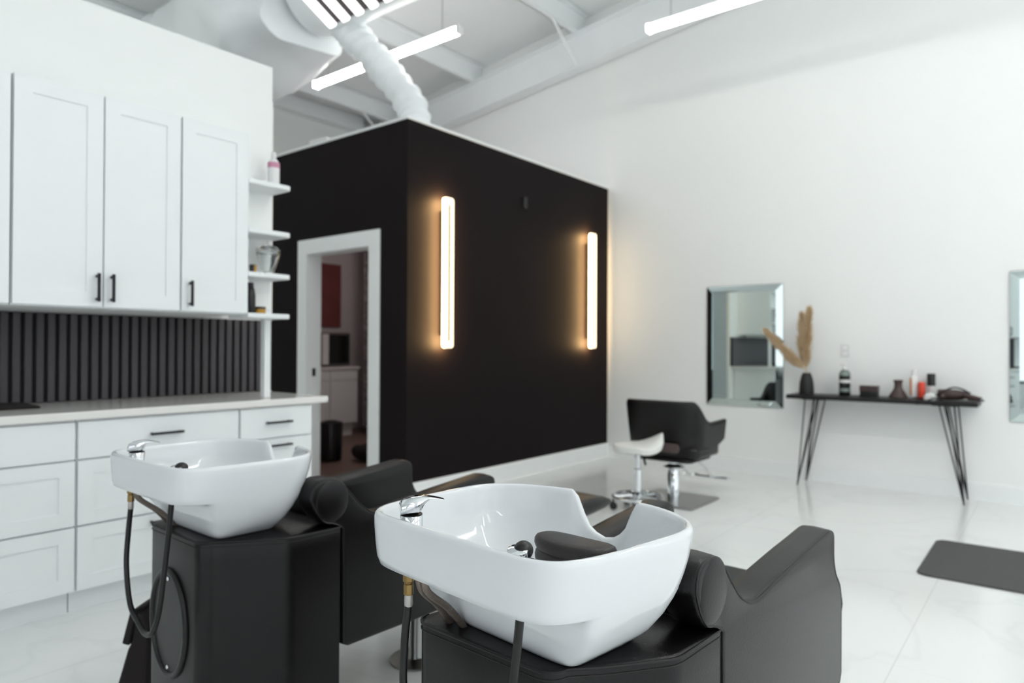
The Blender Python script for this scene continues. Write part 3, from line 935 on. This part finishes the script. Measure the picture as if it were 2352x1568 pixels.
# ------------------------------------------------------------------ styling chair
def tub_shell():
    """half tub shell facing +Y: returns outer/inner lofted skin"""
    bm = BM()
    N = 57
    rings = []
    for i in range(N):
        s = -1 + 2 * i / (N - 1)                 # -1 left arm tip .. 1 right arm tip
        a = abs(s)
        # plan path: rounded U
        Wd, D = 0.335, 0.25
        L = 0.36                                  # straight arm length fraction
        if a > 1 - L:
            u = (a - (1 - L)) / L
            x = Wd + 0.015 * u; y = -0.02 + 0.33 * u
        else:
            ang = a / (1 - L) * PI / 2
            x = Wd * math.sin(ang) ** 0.72 if ang > 0 else 0
            y = -0.02 - D * math.cos(ang) ** 0.72
        x = math.copysign(x, s)
        # top height
        tt = min(1, max(0, (a - 0.36) / 0.36)); tt = tt * tt * (3 - 2 * tt)
        top = 0.797 - 0.01 * a - 0.165 * tt + 0.012 * max(0, a - 0.75) / 0.25
        bt = min(1, max(0, (a - 0.62) / 0.38))
        bot = 0.375 + 0.10 * bt ** 1.6
        # inward taper with height
        def P(h, inset):
            k = (h - 0.36) / 0.43
            sc = 0.86 + 0.14 * min(1, max(0, k)) ** 0.7
            yy = y * (0.80 + 0.20 * k) if y < 0 else y
            px, py = x * sc, yy
            v = Vector((px, py, h))
            nrm = Vector((-x, -(y - 0.15), 0)); nrm.normalize()
            return v + nrm * inset
        T = 0.042
        hs = [bot + (top - bot) * q for q in (0, 0.2, 0.4, 0.6, 0.8, 0.94)]
        rg = [P(h, 0) for h in hs] + [P(top - 0.004, 0.008), P(top, T * 0.5), P(top - 0.004, T - 0.008)] + [P(h, T) for h in hs[::-1]] 
        rings.append(rg)
    loft(bm, rings)
    return bm
t = thing('styling_chair', 'black tub styling chair on a chrome column with its back to the camera', 'chair', (-2.38, 5.05, 0), math.radians(0))
obj('shell', tub_shell(), M['vinyl'], t, smooth=True, angle=60, loc=(-0.03, 0, 0))
M['brown_pad'] = mat('brown_grey_pad', rgb(84, 72, 70), 0.7, var=0.1, vscale=40)
bm = BM(); prism(bm, rrect(-0.17, 0.17, 0.405, 0.475, 0.03, 6), 'y', -0.262, -0.238)
obj('back_opening_pad', bm, M['brown_pad'], t, bevel=0.006, loc=(-0.01, 0, 0))
bm = BM()
prism(bm, rrect(-0.275, 0.275, -0.20, 0.28, 0.07, 6), 'z', 0.355, 0.45)
obj('seat', bm, M['vinyl'], t, bevel=0.025, bseg=3)
bm = BM()
prism(bm, rrect(-0.23, 0.23, -0.20, 0.22, 0.06, 6), 'z', 0.325, 0.356)
obj('seat_pan', bm, M['vinyl_seam'], t, bevel=0.01)
bm = BM(); lathe(bm, [(0.048, 0.012), (0.048, 0.20), (0.044, 0.205), (0.044, 0.25)], n=32); obj('column', bm, M['chrome'], t, smooth=True)
bm = BM(); lathe(bm, [(0.075, 0.250), (0.078, 0.262), (0.05, 0.278), (0.034, 0.285), (0.034, 0.325)], n=32)
box(bm, -0.09, -0.06, -0.012, 0.012, 0.255, 0.268)
obj('collar', bm, M['chrome'], t, smooth=True)
bm = BM(); prism(bm, rrect(-0.27, 0.27, -0.27, 0.27, 0.02, 4), 'z', 0.0, 0.012); obj('base_plate', bm, M['steel'], t, bevel=0.003)
ft = BM()
for s in (-1, 1):
    tube(ft, smooth_path([(s * 0.10, 0.10, 0.33), (s * 0.10, 0.33, 0.24), (s * 0.10, 0.50, 0.12), (s * 0.10, 0.60, 0.10)], 6), 0.010, n=8)
tube(ft, [(-0.19, 0.60, 0.10), (0.19, 0.60, 0.10)], 0.012, n=8)
tube(ft, smooth_path([(-0.19, 0.60, 0.10), (-0.2, 0.68, 0.09), (-0.10, 0.70, 0.09), (-0.06, 0.60, 0.10)], 6), 0.009, n=8)
tube(ft, smooth_path([(0.19, 0.60, 0.10), (0.2, 0.68, 0.09), (0.10, 0.70, 0.09), (0.06, 0.60, 0.10)], 6), 0.009, n=8)
obj('footrest', ft, M['chrome'], t, smooth=True)

# saddle stool
t = thing('saddle_stool', 'white saddle seat stool on a chrome ring base beside the styling chair', 'stool', (-2.44, 4.57, 0), math.radians(128))
bm = BM()
rings = []
NU, NV = 32, 18
top = []
for j in range(NV):
    v = -1 + 2 * j / (NV - 1)
    row = []
    for i in range(NU):
        u = -1 + 2 * i / (NU - 1)
        w = 0.19 * (1 - 0.34 * max(0, v)) * math.sqrt(max(0.02, 1 - (abs(v) ** 3.2)))
        x = u * w; y = 0.19 * v
        z = 0.500 + 0.075 * max(0, -v) ** 1.6 - 0.012 * max(0, v) ** 2 - 0.060 * abs(u) ** 2.2 * (0.35 + 0.65 * max(0, -v + 0.2))
        row.append(Vector((x, y, z)))
    top.append(row)
Vt = [[bm.verts.new(p) for p in r] for r in top]
Vb = [[bm.verts.new(Vector((p.x * 0.93, p.y * 0.93, p.z - 0.05))) for p in r] for r in top]
for j in range(NV - 1):
    for i in range(NU - 1):
        bm.faces.new((Vt[j][i], Vt[j][i + 1], Vt[j + 1][i + 1], Vt[j + 1][i]))
        bm.faces.new((Vb[j][i + 1], Vb[j][i], Vb[j + 1][i], Vb[j + 1][i + 1]))
for j in range(NV - 1):
    bm.faces.new((Vt[j + 1][0], Vb[j + 1][0], Vb[j][0], Vt[j][0])); bm.faces.new((Vt[j][-1], Vb[j][-1], Vb[j + 1][-1], Vt[j + 1][-1]))
for i in range(NU - 1):
    bm.faces.new((Vt[0][i], Vb[0][i], Vb[0][i + 1], Vt[0][i + 1])); bm.faces.new((Vt[-1][i + 1], Vb[-1][i + 1], Vb[-1][i], Vt[-1][i]))
obj('saddle_seat', bm, M['white_vinyl'], t, subsurf=1, smooth=True, angle=80)
bm = BM(); prism(bm, rrect(-0.12, 0.12, -0.13, 0.13, 0.05, 5), 'z', 0.425, 0.445); obj('seat_plate', bm, M['black_metal'], t)
bm = BM(); tube(bm, smooth_path([(-0.05, 0, 0.425), (-0.12, -0.02, 0.40), (-0.15, -0.03, 0.355)], 6), 0.009, n=8); obj('lever', bm, M['black_plastic'], t, smooth=True)
bm = BM(); lathe(bm, [(0.028, 0.10), (0.028, 0.30), (0.020, 0.305), (0.020, 0.425)], n=24); obj('gas_column', bm, M['chrome'], t, smooth=True)
bm = BM()
R = 0.18
tube(bm, [(R * math.cos(2 * PI * k / 48), R * math.sin(2 * PI * k / 48), 0.095) for k in range(48)], 0.013, n=10, closed=True)
for k in range(5):
    a = 2 * PI * k / 5 + 0.3
    cyl(bm, (0.02 * math.cos(a), 0.02 * math.sin(a), 0.105), (R * math.cos(a), R * math.sin(a), 0.095), 0.014, n=10)
lathe(bm, [(0.04, 0.08), (0.045, 0.09), (0.045, 0.115), (0.03, 0.13)], n=24)
obj('ring_base', bm, M['chrome'], t, smooth=True)
for k in range(5):
    a = 2 * PI * k / 5 + 0.3
    bm = BM()
    c = Vector((R * math.cos(a), R * math.sin(a), 0.028))
    tan = Vector((-math.sin(a), math.cos(a), 0))
    for s in (-1, 1):
        cyl(bm, c + tan * (s * 0.007), c + tan * (s * 0.019), 0.028, n=18)
    cyl(bm, c + Vector((0, 0, 0.01)), c + Vector((0, 0, 0.07)), 0.008, n=8)
    obj('caster', bm, M['black_plastic'], t, smooth=True)

# ------------------------------------------------------------------ shampoo stations
def sring(z, w, yb, yf, n=128, nb=8.0, nf=2.5, tp=0.90, yc=0.285):
    yc = min(yc, yb + 0.62 * (yf - yb)) if yf < 0.33 else yc
    pw = 0.3 + 2.2 * min(1, max(0, (z - 0.66) / 0.12)) ** 2
    pts = []
    for k in range(n):
        a = 2 * PI * k / n
        c, s = math.cos(a), math.sin(a)
        e = nb if s < 0 else nf
        x = w * math.copysign(abs(c) ** (2 / e), c)
        q = abs(s) ** (2 / e)
        y = yc - (yc - yb * q ** pw) * q if s < 0 else yc + (yf - yc) * q
        u = min(1, max(0, y / yc))
        x *= tp + (1 - tp) * math.sin(u * PI / 2)
        pts.append(Vector((x, y, z)))
    return pts

ZL = 0.884
def notch(p, zlo=0.70):
    """neck cut-out at the front of the bowl"""
    if p.y < 0.28 or p.z <= zlo:
        return p
    f = min(1, (p.y - 0.28) / 0.09); f = f * f * (3 - 2 * f)
    x = abs(p.x - 0.002)
    if x < 0.042:
        g = 1 - 0.20 * (x / 0.042) ** 2
    elif x < 0.088:
        u = (x - 0.042) / 0.046
        g = 0.80 * (1 - u * u * (3 - 2 * u))
    else:
        g = 0
    zt = ZL - 0.090 * g * f
    return Vector((p.x, p.y, zlo + (p.z - zlo) * (zt - zlo) / (ZL - zlo)))

def make_basin():
    bm = BM()
    R = []
    # outside from foot up, over the lip, inside down
    for z, w, yb, yf, nb, nf in ((0.663, 0.163, 0.150, 0.345, 9, 3.6), (0.669, 0.169, 0.146, 0.350, 9, 3.5), (0.68, 0.185, 0.138, 0.362, 9, 3.1),
                         (0.70, 0.2075, 0.128, 0.378, 8, 2.9), (0.73, 0.2310, 0.113, 0.401, 8, 2.7), (0.76, 0.2485, 0.099, 0.419, 8, 2.6),
                         (0.775, 0.2556, 0.094, 0.426, 8, 2.55), (0.780, 0.2576, 0.084, 0.428, 8, 2.5), (0.7835, 0.2588, 0.055, 0.4295, 8, 2.5), (0.7850, 0.2594, 0.020, 0.4305, 8, 2.5),
                         (0.7885, 0.2606, 0.005, 0.4322, 8, 2.5), (0.803, 0.2652, 0.0, 0.4385, 8, 2.5), (0.83, 0.2722, 0.0, 0.4475, 8, 2.5),
                         (0.860, 0.2772, 0.0, 0.4535, 8, 2.5), (0.874, 0.2785, 0.001, 0.4550, 8, 2.5), (0.880, 0.2772, 0.003, 0.4535, 8, 2.5),
                         (0.884, 0.2730, 0.007, 0.4500, 8, 2.5), (0.8835, 0.2680, 0.012, 0.4450, 8, 2.5), (0.880, 0.2645, 0.0155, 0.4415, 8, 2.5),
                         (0.872, 0.2620, 0.018, 0.4385, 8, 2.5), (0.848, 0.2575, 0.021, 0.4330, 8, 2.5), (0.836, 0.2548, 0.026, 0.4300, 8, 2.5),
                         (0.831, 0.2535, 0.040, 0.4287, 7, 2.5), (0.828, 0.2526, 0.085, 0.4278, 6.5, 2.5), (0.822, 0.2505, 0.102, 0.4258, 5.5, 2.5),
                         (0.80, 0.2395, 0.112, 0.4150, 4.5, 2.5), (0.765, 0.2120, 0.122, 0.3850, 3, 2.4), (0.735, 0.1670, 0.138, 0.3560, 2.6, 2.3),
                         (0.712, 0.1150, 0.165, 0.3150, 2.3, 2.2), (0.702, 0.0600, 0.205, 0.2750, 2.1, 2.1), (0.700, 0.0200, 0.228, 0.2500, 2, 2)):
        R.append([notch(p) for p in sring(z, w, yb, yf, nb=nb, nf=nf)])
    loft(bm, R)
    return bm

HW = 0.275
PANEL = [(0.264, 0.753), (0.267, 0.775), (0.277, 0.794), (0.300, 0.807), (0.341, 0.807), (0.370, 0.793), (0.408, 0.753), (0.438, 0.720), (0.467, 0.696), (0.500, 0.680),
         (0.546, 0.674), (0.641, 0.686), (0.786, 0.703), (0.901, 0.714), (0.980, 0.722), (1.014, 0.724), (1.036, 0.716), (1.046, 0.698), (1.047, 0.644),
         (1.064, 0.600), (1.096, 0.564), (1.110, 0.526), (1.108, 0.32), (1.092, 0.296), (0.395, 0.294), (0.376, 0.305), (0.373, 0.652), (0.344, 0.668), (0.312, 0.678), (0.281, 0.713)]

def side_panel(side):
    """side wing: rounded profile, 8 cm thick, softened outer and inner rims"""
    prof = smooth_path([(p[0], p[1], 0) for p in PANEL[:22]], 4) + [Vector((p[0], p[1], 0)) for p in PANEL[22:27]] + smooth_path([(p[0], p[1], 0) for p in PANEL[26:] + PANEL[:1]], 4)[1:]
    P = [Vector((p.x, p.y)) for p in prof]
    # remove near duplicates
    Q = []
    for p in P:
        if not Q or (p - Q[-1]).length > 0.004:
            Q.append(p)
    if (Q[0] - Q[-1]).length < 0.004:
        Q.pop()
    P = Q
    n = len(P)
    area = sum(P[i].x * P[(i + 1) % n].y - P[(i + 1) % n].x * P[i].y for i in range(n))
    sgn = 1 if area > 0 else -1
    def inset(d):
        out = []
        for i in range(n):
            t = (P[(i + 1) % n] - P[i - 1]).normalized()
            nn = Vector((-t.y, t.x)) * sgn
            out.append(P[i] + nn * d)
        return out
    T = 0.082
    bm = BM()
    rings = []
    for x, d in ((HW, 0.012), (HW - 0.0015, 0.005), (HW - 0.006, 0.001), (HW - 0.012, 0.0), (HW - T * 0.55, -0.002), (HW - T + 0.010, 0.0), (HW - T + 0.003, 0.004), (HW - T, 0.012)):
        rings.append([Vector((side * x, q.x, q.y)) for q in inset(d)])
    loft(bm, rings)
    # domed face on the head roll: push outward gently
    bm.normal_update()
    piping = [Vector((side * (HW - 0.0025), q.x, q.y)) for q in inset(0.004)]
    return bm, piping

def build_station(label, loc, rz, legrest, group, swivel=0.0):
    t = thing('shampoo_station', label, 'salon wash station', loc, rz, group)
    V = M['vinyl']
    # pedestal: trapezoid plan, top slopes up toward the chair
    bm = BM()
    plan = []
    rc = 0.04
    for k in range(7):
        a = PI + PI / 2 * k / 6
        plan.append((-0.197 + rc + rc * math.cos(a), rc + rc * math.sin(a)))
    for k in range(7):
        a = -PI / 2 + PI / 2 * k / 6
        plan.append((0.155 - rc + rc * math.cos(a), rc + rc * math.sin(a)))
    right = [(0.194, 0.085), (0.222, 0.125), (0.244, 0.160), (0.259, 0.182), (0.268, 0.198), (0.272, 0.22), (0.273, 0.365)]
    plan = plan + right + [(-x, y) for x, y in right[::-1]]
    def topz(y):
        return 0.662
    rings = []
    cen = Vector((0, 0.15))
    for z, ins in ((0.0, 0.004), (0.02, 0.0), (0.3, 0.0), (0.60, 0.0), (1.0, 0.0), (1.006, 0.003), (1.009, 0.010)):
        rg = []
        for x, y in plan:
            d = Vector((x, y)) - cen
            q = cen + d * (1 - ins / max(0.05, d.length))
            zz = z if z < 0.9 else topz(y) - 0.009 + (z - 1.0)
            rg.append(Vector((q.x, q.y, zz)))
        rings.append(rg)
    loft(bm, rings)
    ped = obj('pedestal', bm, V, t, smooth=True, angle=50)
    # piping and stitch line round the top edge
    seam = [Vector((x * 1.0 + (0.001 if x > 0 else -0.001), y, topz(y) - 0.004)) for x, y in plan if y < 0.37]
    bm = BM(); tube(bm, seam, 0.0028, n=6); obj('piping', bm, M['vinyl_seam'], ped, smooth=True)
    sp_ = [Vector((x * 1.004, y - 0.0008, topz(y) - 0.016)) for x, y in plan if y < 0.37]
    bm = BM(); tube(bm, sp_, 0.0011, n=5); obj('stitching', bm, M['stitch'], ped, smooth=True)
    # oval access cover on the back
    bm = BM()
    ov = [Vector((0.0 + -0.036 + 0.112 * math.cos(a), -0.002, 0.40 + 0.148 * math.sin(a))) for a in [2 * PI * k / 48 for k in range(48)]]
    tube(bm, ov, 0.010, n=10, closed=True)
    acc = obj('access_ring', bm, M['rubber'], t, smooth=True)
    bm = BM()
    A = [bm.verts.new((-0.036 + 0.112 * math.cos(2 * PI * k / 48), -0.004, 0.40 + 0.148 * math.sin(2 * PI * k / 48))) for k in range(48)]
    B = [bm.verts.new((-0.036 + 0.112 * math.cos(2 * PI * k / 48), 0.004, 0.40 + 0.148 * math.sin(2 * PI * k / 48))) for k in range(48)]
    bm.faces.new(A); bm.faces.new(B[::-1])
    for k in range(48): bm.faces.new((A[k], B[k], B[(k + 1) % 48], A[(k + 1) % 48]))
    obj('access_cover', bm, V, acc)
    for dz in (0.127, -0.127):
        bm = BM(); sphere(bm, (-0.036, -0.006, 0.40 + dz), 0.0065, 0.004, 0.0065, 12, 8); obj('screw', bm, M['chrome'], acc, smooth=True)

    # ---- chair
    for s in (-1, 1):
        bm, pip = side_panel(s)
        o = obj('side_wing', bm, V, t, smooth=True, angle=60)
        bm = BM(); tube(bm, pip, 0.0022, n=6, closed=True); obj('piping', bm, M['vinyl_seam'], o, smooth=True)
        bm = BM(); sphere(bm, (s * (HW - 0.003), 0.337, 0.741), 0.010, 0.058, 0.064, 32, 20)
        obj('roll_pad', bm, V, o, smooth=True)
    SI = HW - 0.084
    bm = BM()   # seat cushion
    prism(bm, [(0.44, 0.36), (1.30, 0.345), (1.40, 0.36), (1.425, 0.40), (1.41, 0.44), (1.34, 0.462), (0.9, 0.455), (0.50, 0.44)], 'x', -SI, SI)
    obj('seat', bm, V, t, bevel=0.022, bseg=3)
    bm = BM()   # backrest, leaning back to the basin
    prism(bm, [(0.385, 0.40), (0.56, 0.42), (0.53, 0.52), (0.47, 0.63), (0.435, 0.69), (0.405, 0.712), (0.378, 0.705), (0.376, 0.62)], 'x', -SI, SI)
    obj('backrest', bm, V, t, bevel=0.02, bseg=3)
    bm = BM()   # underside shell
    prism(bm, [(0.376, 0.30), (1.07, 0.30), (1.28, 0.325), (1.28, 0.35), (0.38, 0.355)], 'x', -SI, SI)
    obj('seat_base', bm, M['vinyl_seam'], t, bevel=0.004)
    bm = BM(); lathe(bm, [(0.10, 0.0), (0.10, 0.008), (0.03, 0.014), (0.027, 0.02), (0.027, 0.30)], (0.0, 0.90, 0), 24)
    obj('support_foot', bm, M['steel'], t, smooth=True)
    if legrest:
        bm = BM()
        rings = []
        for y, z0, z1 in ((1.43, 0.36, 0.448), (1.55, 0.37, 0.458), (1.70, 0.39, 0.474), (1.86, 0.405, 0.482), (1.96, 0.415, 0.476), (2.02, 0.425, 0.455)):
            w = 0.165 if y < 1.98 else 0.15
            rg = [Vector((p[0], y, p[1])) for p in rrect(-w, w, z0, z1, min(0.03, (z1 - z0) / 2.2), 4)]
            rings.append(rg)
        loft(bm, rings)
        obj('leg_rest', bm, V, t, smooth=True, angle=60)

    # ---- basin (its origin is 9 cm behind the pedestal back)
    OX, OY = -0.002, -0.106
    bas = obj('basin', make_basin(), M['ceramic'], t, smooth=True, angle=75, loc=(OX, OY, 0))
    bas.rotation_euler = (0, 0, swivel)
    bm = BM(); lathe(bm, [(0.024, 0.7005), (0.024, 0.704), (0.018, 0.7045), (0.016, 0.702)], (0, 0.233, 0), 28); obj('drain', bm, M['chrome'], bas, smooth=True)

    # ---- mixer tap, standing on the deck in the left corner
    fx, fy = OX - 0.138, OY + 0.052
    bm = BM(); lathe(bm, [(0.025, 0.826), (0.025, 0.832), (0.0212, 0.834), (0.0212, 0.8845), (0.020, 0.886)], (fx, fy, 0), 36)
    tap = obj('mixer_tap', bm, M['chrome'], t, smooth=True)
    bm = BM()
    # lever head: tilted hood with a curved spout-like handle
    hx = Vector((0.55, 0.83, 0)).normalized()      # direction the lever points
    hy = Vector((-hx.y, hx.x, 0))
    sec = [(-0.0215, 0.889, 0.906, 0.020), (-0.0195, 0.888, 0.911, 0.0215), (-0.010, 0.8875, 0.9165, 0.0225), (0.002, 0.8872, 0.920, 0.0222), (0.012, 0.8880, 0.921, 0.020),
           (0.0185, 0.894, 0.9212, 0.0175), (0.024, 0.9055, 0.9205, 0.0155), (0.032, 0.9125, 0.9192, 0.014), (0.042, 0.9135, 0.9172, 0.012), (0.052, 0.9125, 0.9148, 0.010), (0.061, 0.9108, 0.9122, 0.007)]
    rings = []
    for d, z0, z1, w in sec:
        rg = []
        for k in range(24):
            a = 2 * PI * k / 24
            c, s = math.cos(a), math.sin(a)
            xx = w * math.copysign(abs(c) ** 0.7, c); zz = (z0 + z1) / 2 + (z1 - z0) / 2 * math.copysign(abs(s) ** 0.7, s)
            p = Vector((fx, fy, 0)) + hx * d + hy * xx; p.z = zz
            rg.append(p)
        rings.append(rg)
    loft(bm, rings)
    obj('lever', bm, M['chrome'], tap, smooth=True, angle=50)
    bm = BM(); lathe(bm, [(0.0205, 0.8855), (0.0205, 0.8875)], (fx, fy, 0), 32); obj('seal_ring', bm, M['rubber'], tap, smooth=True)

    # ---- spray holder block on the right of the deck
    sx, sy = OX + 0.138, OY + 0.058
    bm = BM(); prism(bm, rrect(sx - 0.042, sx + 0.050, sy - 0.026, sy + 0.028, 0.008, 4), 'z', 0.826, 0.852)
    hold = obj('spray_holder', bm, M['chrome'], t, bevel=0.003)
    bm = BM(); prism(bm, rrect(sx - 0.040, sx + 0.048, sy - 0.024, sy + 0.026, 0.008, 4), 'z', 0.852, 0.8535); obj('top_plate', bm, M['black_plastic'], hold)
    bm = BM(); prism(bm, rrect(sx + 0.012, sx + 0.042, sy - 0.013, sy + 0.013, 0.009, 5), 'z', 0.8535, 0.8585); obj('button', bm, M['chrome'], hold, bevel=0.0015)
    bm = BM(); prism(bm, rrect(sx + 0.015, sx + 0.039, sy - 0.010, sy + 0.010, 0.007, 5), 'z', 0.8585, 0.8595); obj('button_face', bm, M['black_plastic'], hold)
    tl = Matrix.Rotation(math.radians(12), 4, 'X') @ Matrix.Rotation(math.radians(8), 4, 'Y')
    bm = BM(); lathe(bm, [(0.020, -0.004), (0.0215, 0.0), (0.021, 0.004), (0.0175, 0.006), (0.0175, 0.022), (0.0155, 0.023)], (sx - 0.016, sy + 0.000, 0.851), 32, M4=tl); obj('holder_cup', bm, M['chrome'], hold, smooth=True)
    bm = BM(); sphere(bm, (sx - 0.013, sy + 0.010, 0.868), 0.0155, 0.018, 0.016, 24, 16); obj('spray_head', bm, M['rubber'], hold, smooth=True)

    # ---- hoses
    hyy = OY + 0.029
    hxl, hxr = OX - 0.117, OX + 0.146
    bm = BM(); lathe(bm, [(0.011, 0.772), (0.011, 0.790)], (hxl, hyy, 0), 6); lathe(bm, [(0.0085, 0.768), (0.0085, 0.772)], (hxl, hyy, 0), 16); lathe(bm, [(0.0095, 0.748), (0.0095, 0.768)], (hxl, hyy, 0), 6)
    obj('brass_fitting', bm, M['brass'], t, bevel=0.0012)['label'] = 'brass hose fitting under basin'
    bm = BM(); lathe(bm, [(0.0070, 0.727), (0.0078, 0.73), (0.0078, 0.744), (0.0070, 0.748)], (hxl, hyy, 0), 20); obj('ferrule', bm, M['ferrule'], t, smooth=True)
    lo = 0.425
    bm = BM()
    path = smooth_path([(hxl, hyy, 0.732), (hxl - 0.006, hyy - 0.004, 0.66), (hxl + 0.004, hyy - 0.012, 0.57), (hxl + 0.055, hyy - 0.02, 0.475), (hxl + 0.125, hyy - 0.022, lo + 0.012),
                        (hxl + 0.175, hyy - 0.022, lo - 0.003), (hxl + 0.215, hyy - 0.02, lo + 0.015), (hxr - 0.022, hyy - 0.015, 0.50), (hxr - 0.010, hyy - 0.008, 0.60), (hxr, hyy, 0.72), (hxr + 0.006, hyy + 0.004, 0.80)], 10)
    tube(bm, path, 0.0072, n=14); obj('spray_hose', bm, M['rubber'], t, smooth=True)
    for k, (x0, x1, y1) in enumerate(((OX - 0.096, -0.130, 0.050), (OX - 0.080, -0.095, 0.055))):
        bm = BM()
        path = smooth_path([(x0, hyy + 0.004, 0.792), (x0 + 0.004, hyy + 0.01, 0.76), (x0 + (x1 - x0) * 0.62, hyy + (y1 - hyy) * 0.55, 0.71), (x1, y1 - 0.01, 0.655), (x1 + 0.004, y1 + 0.004, 0.63)], 8)
        tube(bm, path, 0.0066, n=12); h = obj('supply_hose', bm, M['braid'], t, smooth=True)
        bm = BM(); lathe(bm, [(0.016, 0.652), (0.016, 0.657), (0.010, 0.659)], (x1, y1 - 0.004, 0), 24); obj('grommet', bm, M['rubber'], h, smooth=True)
    return t

A = build_station('nearest black and white wash station, facing away, its basin filling the centre foreground', (-0.804, 0.937, 0), math.radians(-3.5), False, 'salon wash stations', math.radians(-3.4))
B = build_station('farther black and white wash station, in front of the drawer cabinets', (-1.975, 0.945, 0), math.radians(-2.9), True, 'salon wash stations', math.radians(1.2))

# neck cushions lying in the bowls
def neck_cushion(loc, rz, label):
    bm = BM()
    rings = []
    N = 56
    def outline(s, z, bend=0.018):
        rg = []
        for k in range(N):
            a = 2 * PI * k / N
            c, q = math.cos(a), math.sin(a)
            x = 0.083 * s * math.copysign(abs(c) ** 0.85, c); y = 0.056 * s * math.copysign(abs(q) ** 0.85, q)
            y -= bend * (x / 0.072) ** 2 * 0.0
            rg.append(Vector((x, y + 0.05 * x * 0, (z * 1.28) + 0.006 * (x / 0.083) ** 2)))
        return rg
    for z, s in ((0.0, 0.72), (0.006, 0.80), (0.020, 0.86), (0.030, 0.88), (0.033, 0.90), (0.036, 0.95), (0.042, 0.965), (0.048, 0.95), (0.051, 0.91), (0.054, 0.96), (0.059, 1.0), (0.065, 1.0), (0.0695, 0.96), (0.072, 0.88), (0.0735, 0.6), (0.074, 0.2)):
        rings.append(outline(s, z))
    loft(bm, rings)
    o = obj('neck_cushion', bm, M['softrubber'], smooth=True, angle=60)
    o.location = loc; o.rotation_euler = (math.radians(-6), math.radians(2), rz)
    return tag(o, label, 'cushion', 'black rubber neck cushions')
neck_cushion((-0.735, 1.110, 0.733), math.radians(2), 'ridged black neck cushion lying in the nearest basin')
neck_cushion((-1.92, 1.12, 0.733), math.radians(0), 'black neck cushion just visible inside the farther basin')

# black bag hanging behind the farther pedestal
t = thing('tool_caddy', 'low black bag with a folded flap standing behind the farther pedestal', 'bag', (-2.485, 1.075, 0), math.radians(38))
bm = BM()
prism(bm, [(-0.075, 0.0), (0.045, 0.0), (0.048, 0.24), (0.03, 0.292), (0.0, 0.297), (-0.015, 0.19), (-0.03, 0.16)], 'y', -0.04, 0.07)
obj('body', bm, M['dark_cloth'], t, bevel=0.010)
bm = BM(); prism(bm, [(-0.045, 0.185), (-0.020, 0.178), (-0.006, 0.25), (0.010, 0.298), (0.028, 0.300), (0.02, 0.312), (-0.018, 0.294)], 'y', -0.045, 0.075)
obj('flap', bm, M['dark_cloth'], t, bevel=0.005)

# ------------------------------------------------------------------ light
def area(name, loc, rot, sx, sy, power, col):
    l = bpy.data.lights.new(name, 'AREA')
    l.shape = 'RECTANGLE'; l.size = sx; l.size_y = sy; l.energy = power; l.color = col
    o = bpy.data.objects.new(name, l); COL.objects.link(o)
    o.location = loc; o.rotation_euler = rot
    return o
for k, (y0, y1) in enumerate(((-3.2, -0.55), (0.15, 2.75), (3.35, 6.0))):
    area('daylight', (4.05, (y0 + y1) / 2, 1.62), (0, math.radians(90), 0), 2.5, y1 - y0, 20, (0.93, 0.97, 1.0))
area('daylight', (0.4, -4.25, 1.7), (math.radians(90), 0, 0), 5.6, 2.4, 30, (0.94, 0.97, 1.0))  # fill light behind the added front window
w = bpy.data.worlds.new('sky'); S.world = w; w.use_nodes = True
bg = w.node_tree.nodes['Background']
bg.inputs[0].default_value = (0.85, 0.92, 1.0, 1); bg.inputs[1].default_value = 0.6
l = bpy.data.lights.new('inner_fill', 'POINT'); l.energy = 16; l.shadow_soft_size = 0.2; l.color = (1, 0.92, 0.88)  # unseen fill light added to brighten the inner room
o = bpy.data.objects.new('inner_fill', l); COL.objects.link(o); o.location = (-5.9, 5.2, 2.6)

# ------------------------------------------------------------------ camera
f_px, pitch, yaw, roll = 1580.6, 0.0073068, 0.671703, 0.0043274
cy, sy = math.cos(yaw), math.sin(yaw)
fwd = Vector((-sy * math.cos(pitch), cy * math.cos(pitch), math.sin(pitch)))
rt = Vector((cy, sy, 0)); upv = rt.cross(fwd)
r2 = rt * math.cos(roll) + upv * math.sin(roll); u2 = upv * math.cos(roll) - rt * math.sin(roll)
cam = bpy.data.cameras.new('camera')
cam.sensor_width = 36.0; cam.lens = f_px / 2352 * 36.0
cam.clip_start = 0.02
co = bpy.data.objects.new('camera', cam); COL.objects.link(co)
mw = Matrix(((r2.x, u2.x, -fwd.x, 0), (r2.y, u2.y, -fwd.y, 0), (r2.z, u2.z, -fwd.z, 1.2), (0, 0, 0, 1)))
co.matrix_world = mw
cam.dof.use_dof = True
cam.dof.focus_distance = 1.22
cam.dof.aperture_fstop = 3.2
S.camera = co

S.view_settings.view_transform = 'Standard'
S.view_settings.look = 'None'
S.view_settings.gamma = 1.0
S.view_settings.exposure = 0.25
S.view_settings.use_curve_mapping = False
S.cycles.use_denoising = True
S.cycles.max_bounces = 10
S.cycles.diffuse_bounces = 6
S.cycles.caustics_reflective = False
S.cycles.sample_clamp_indirect = 6
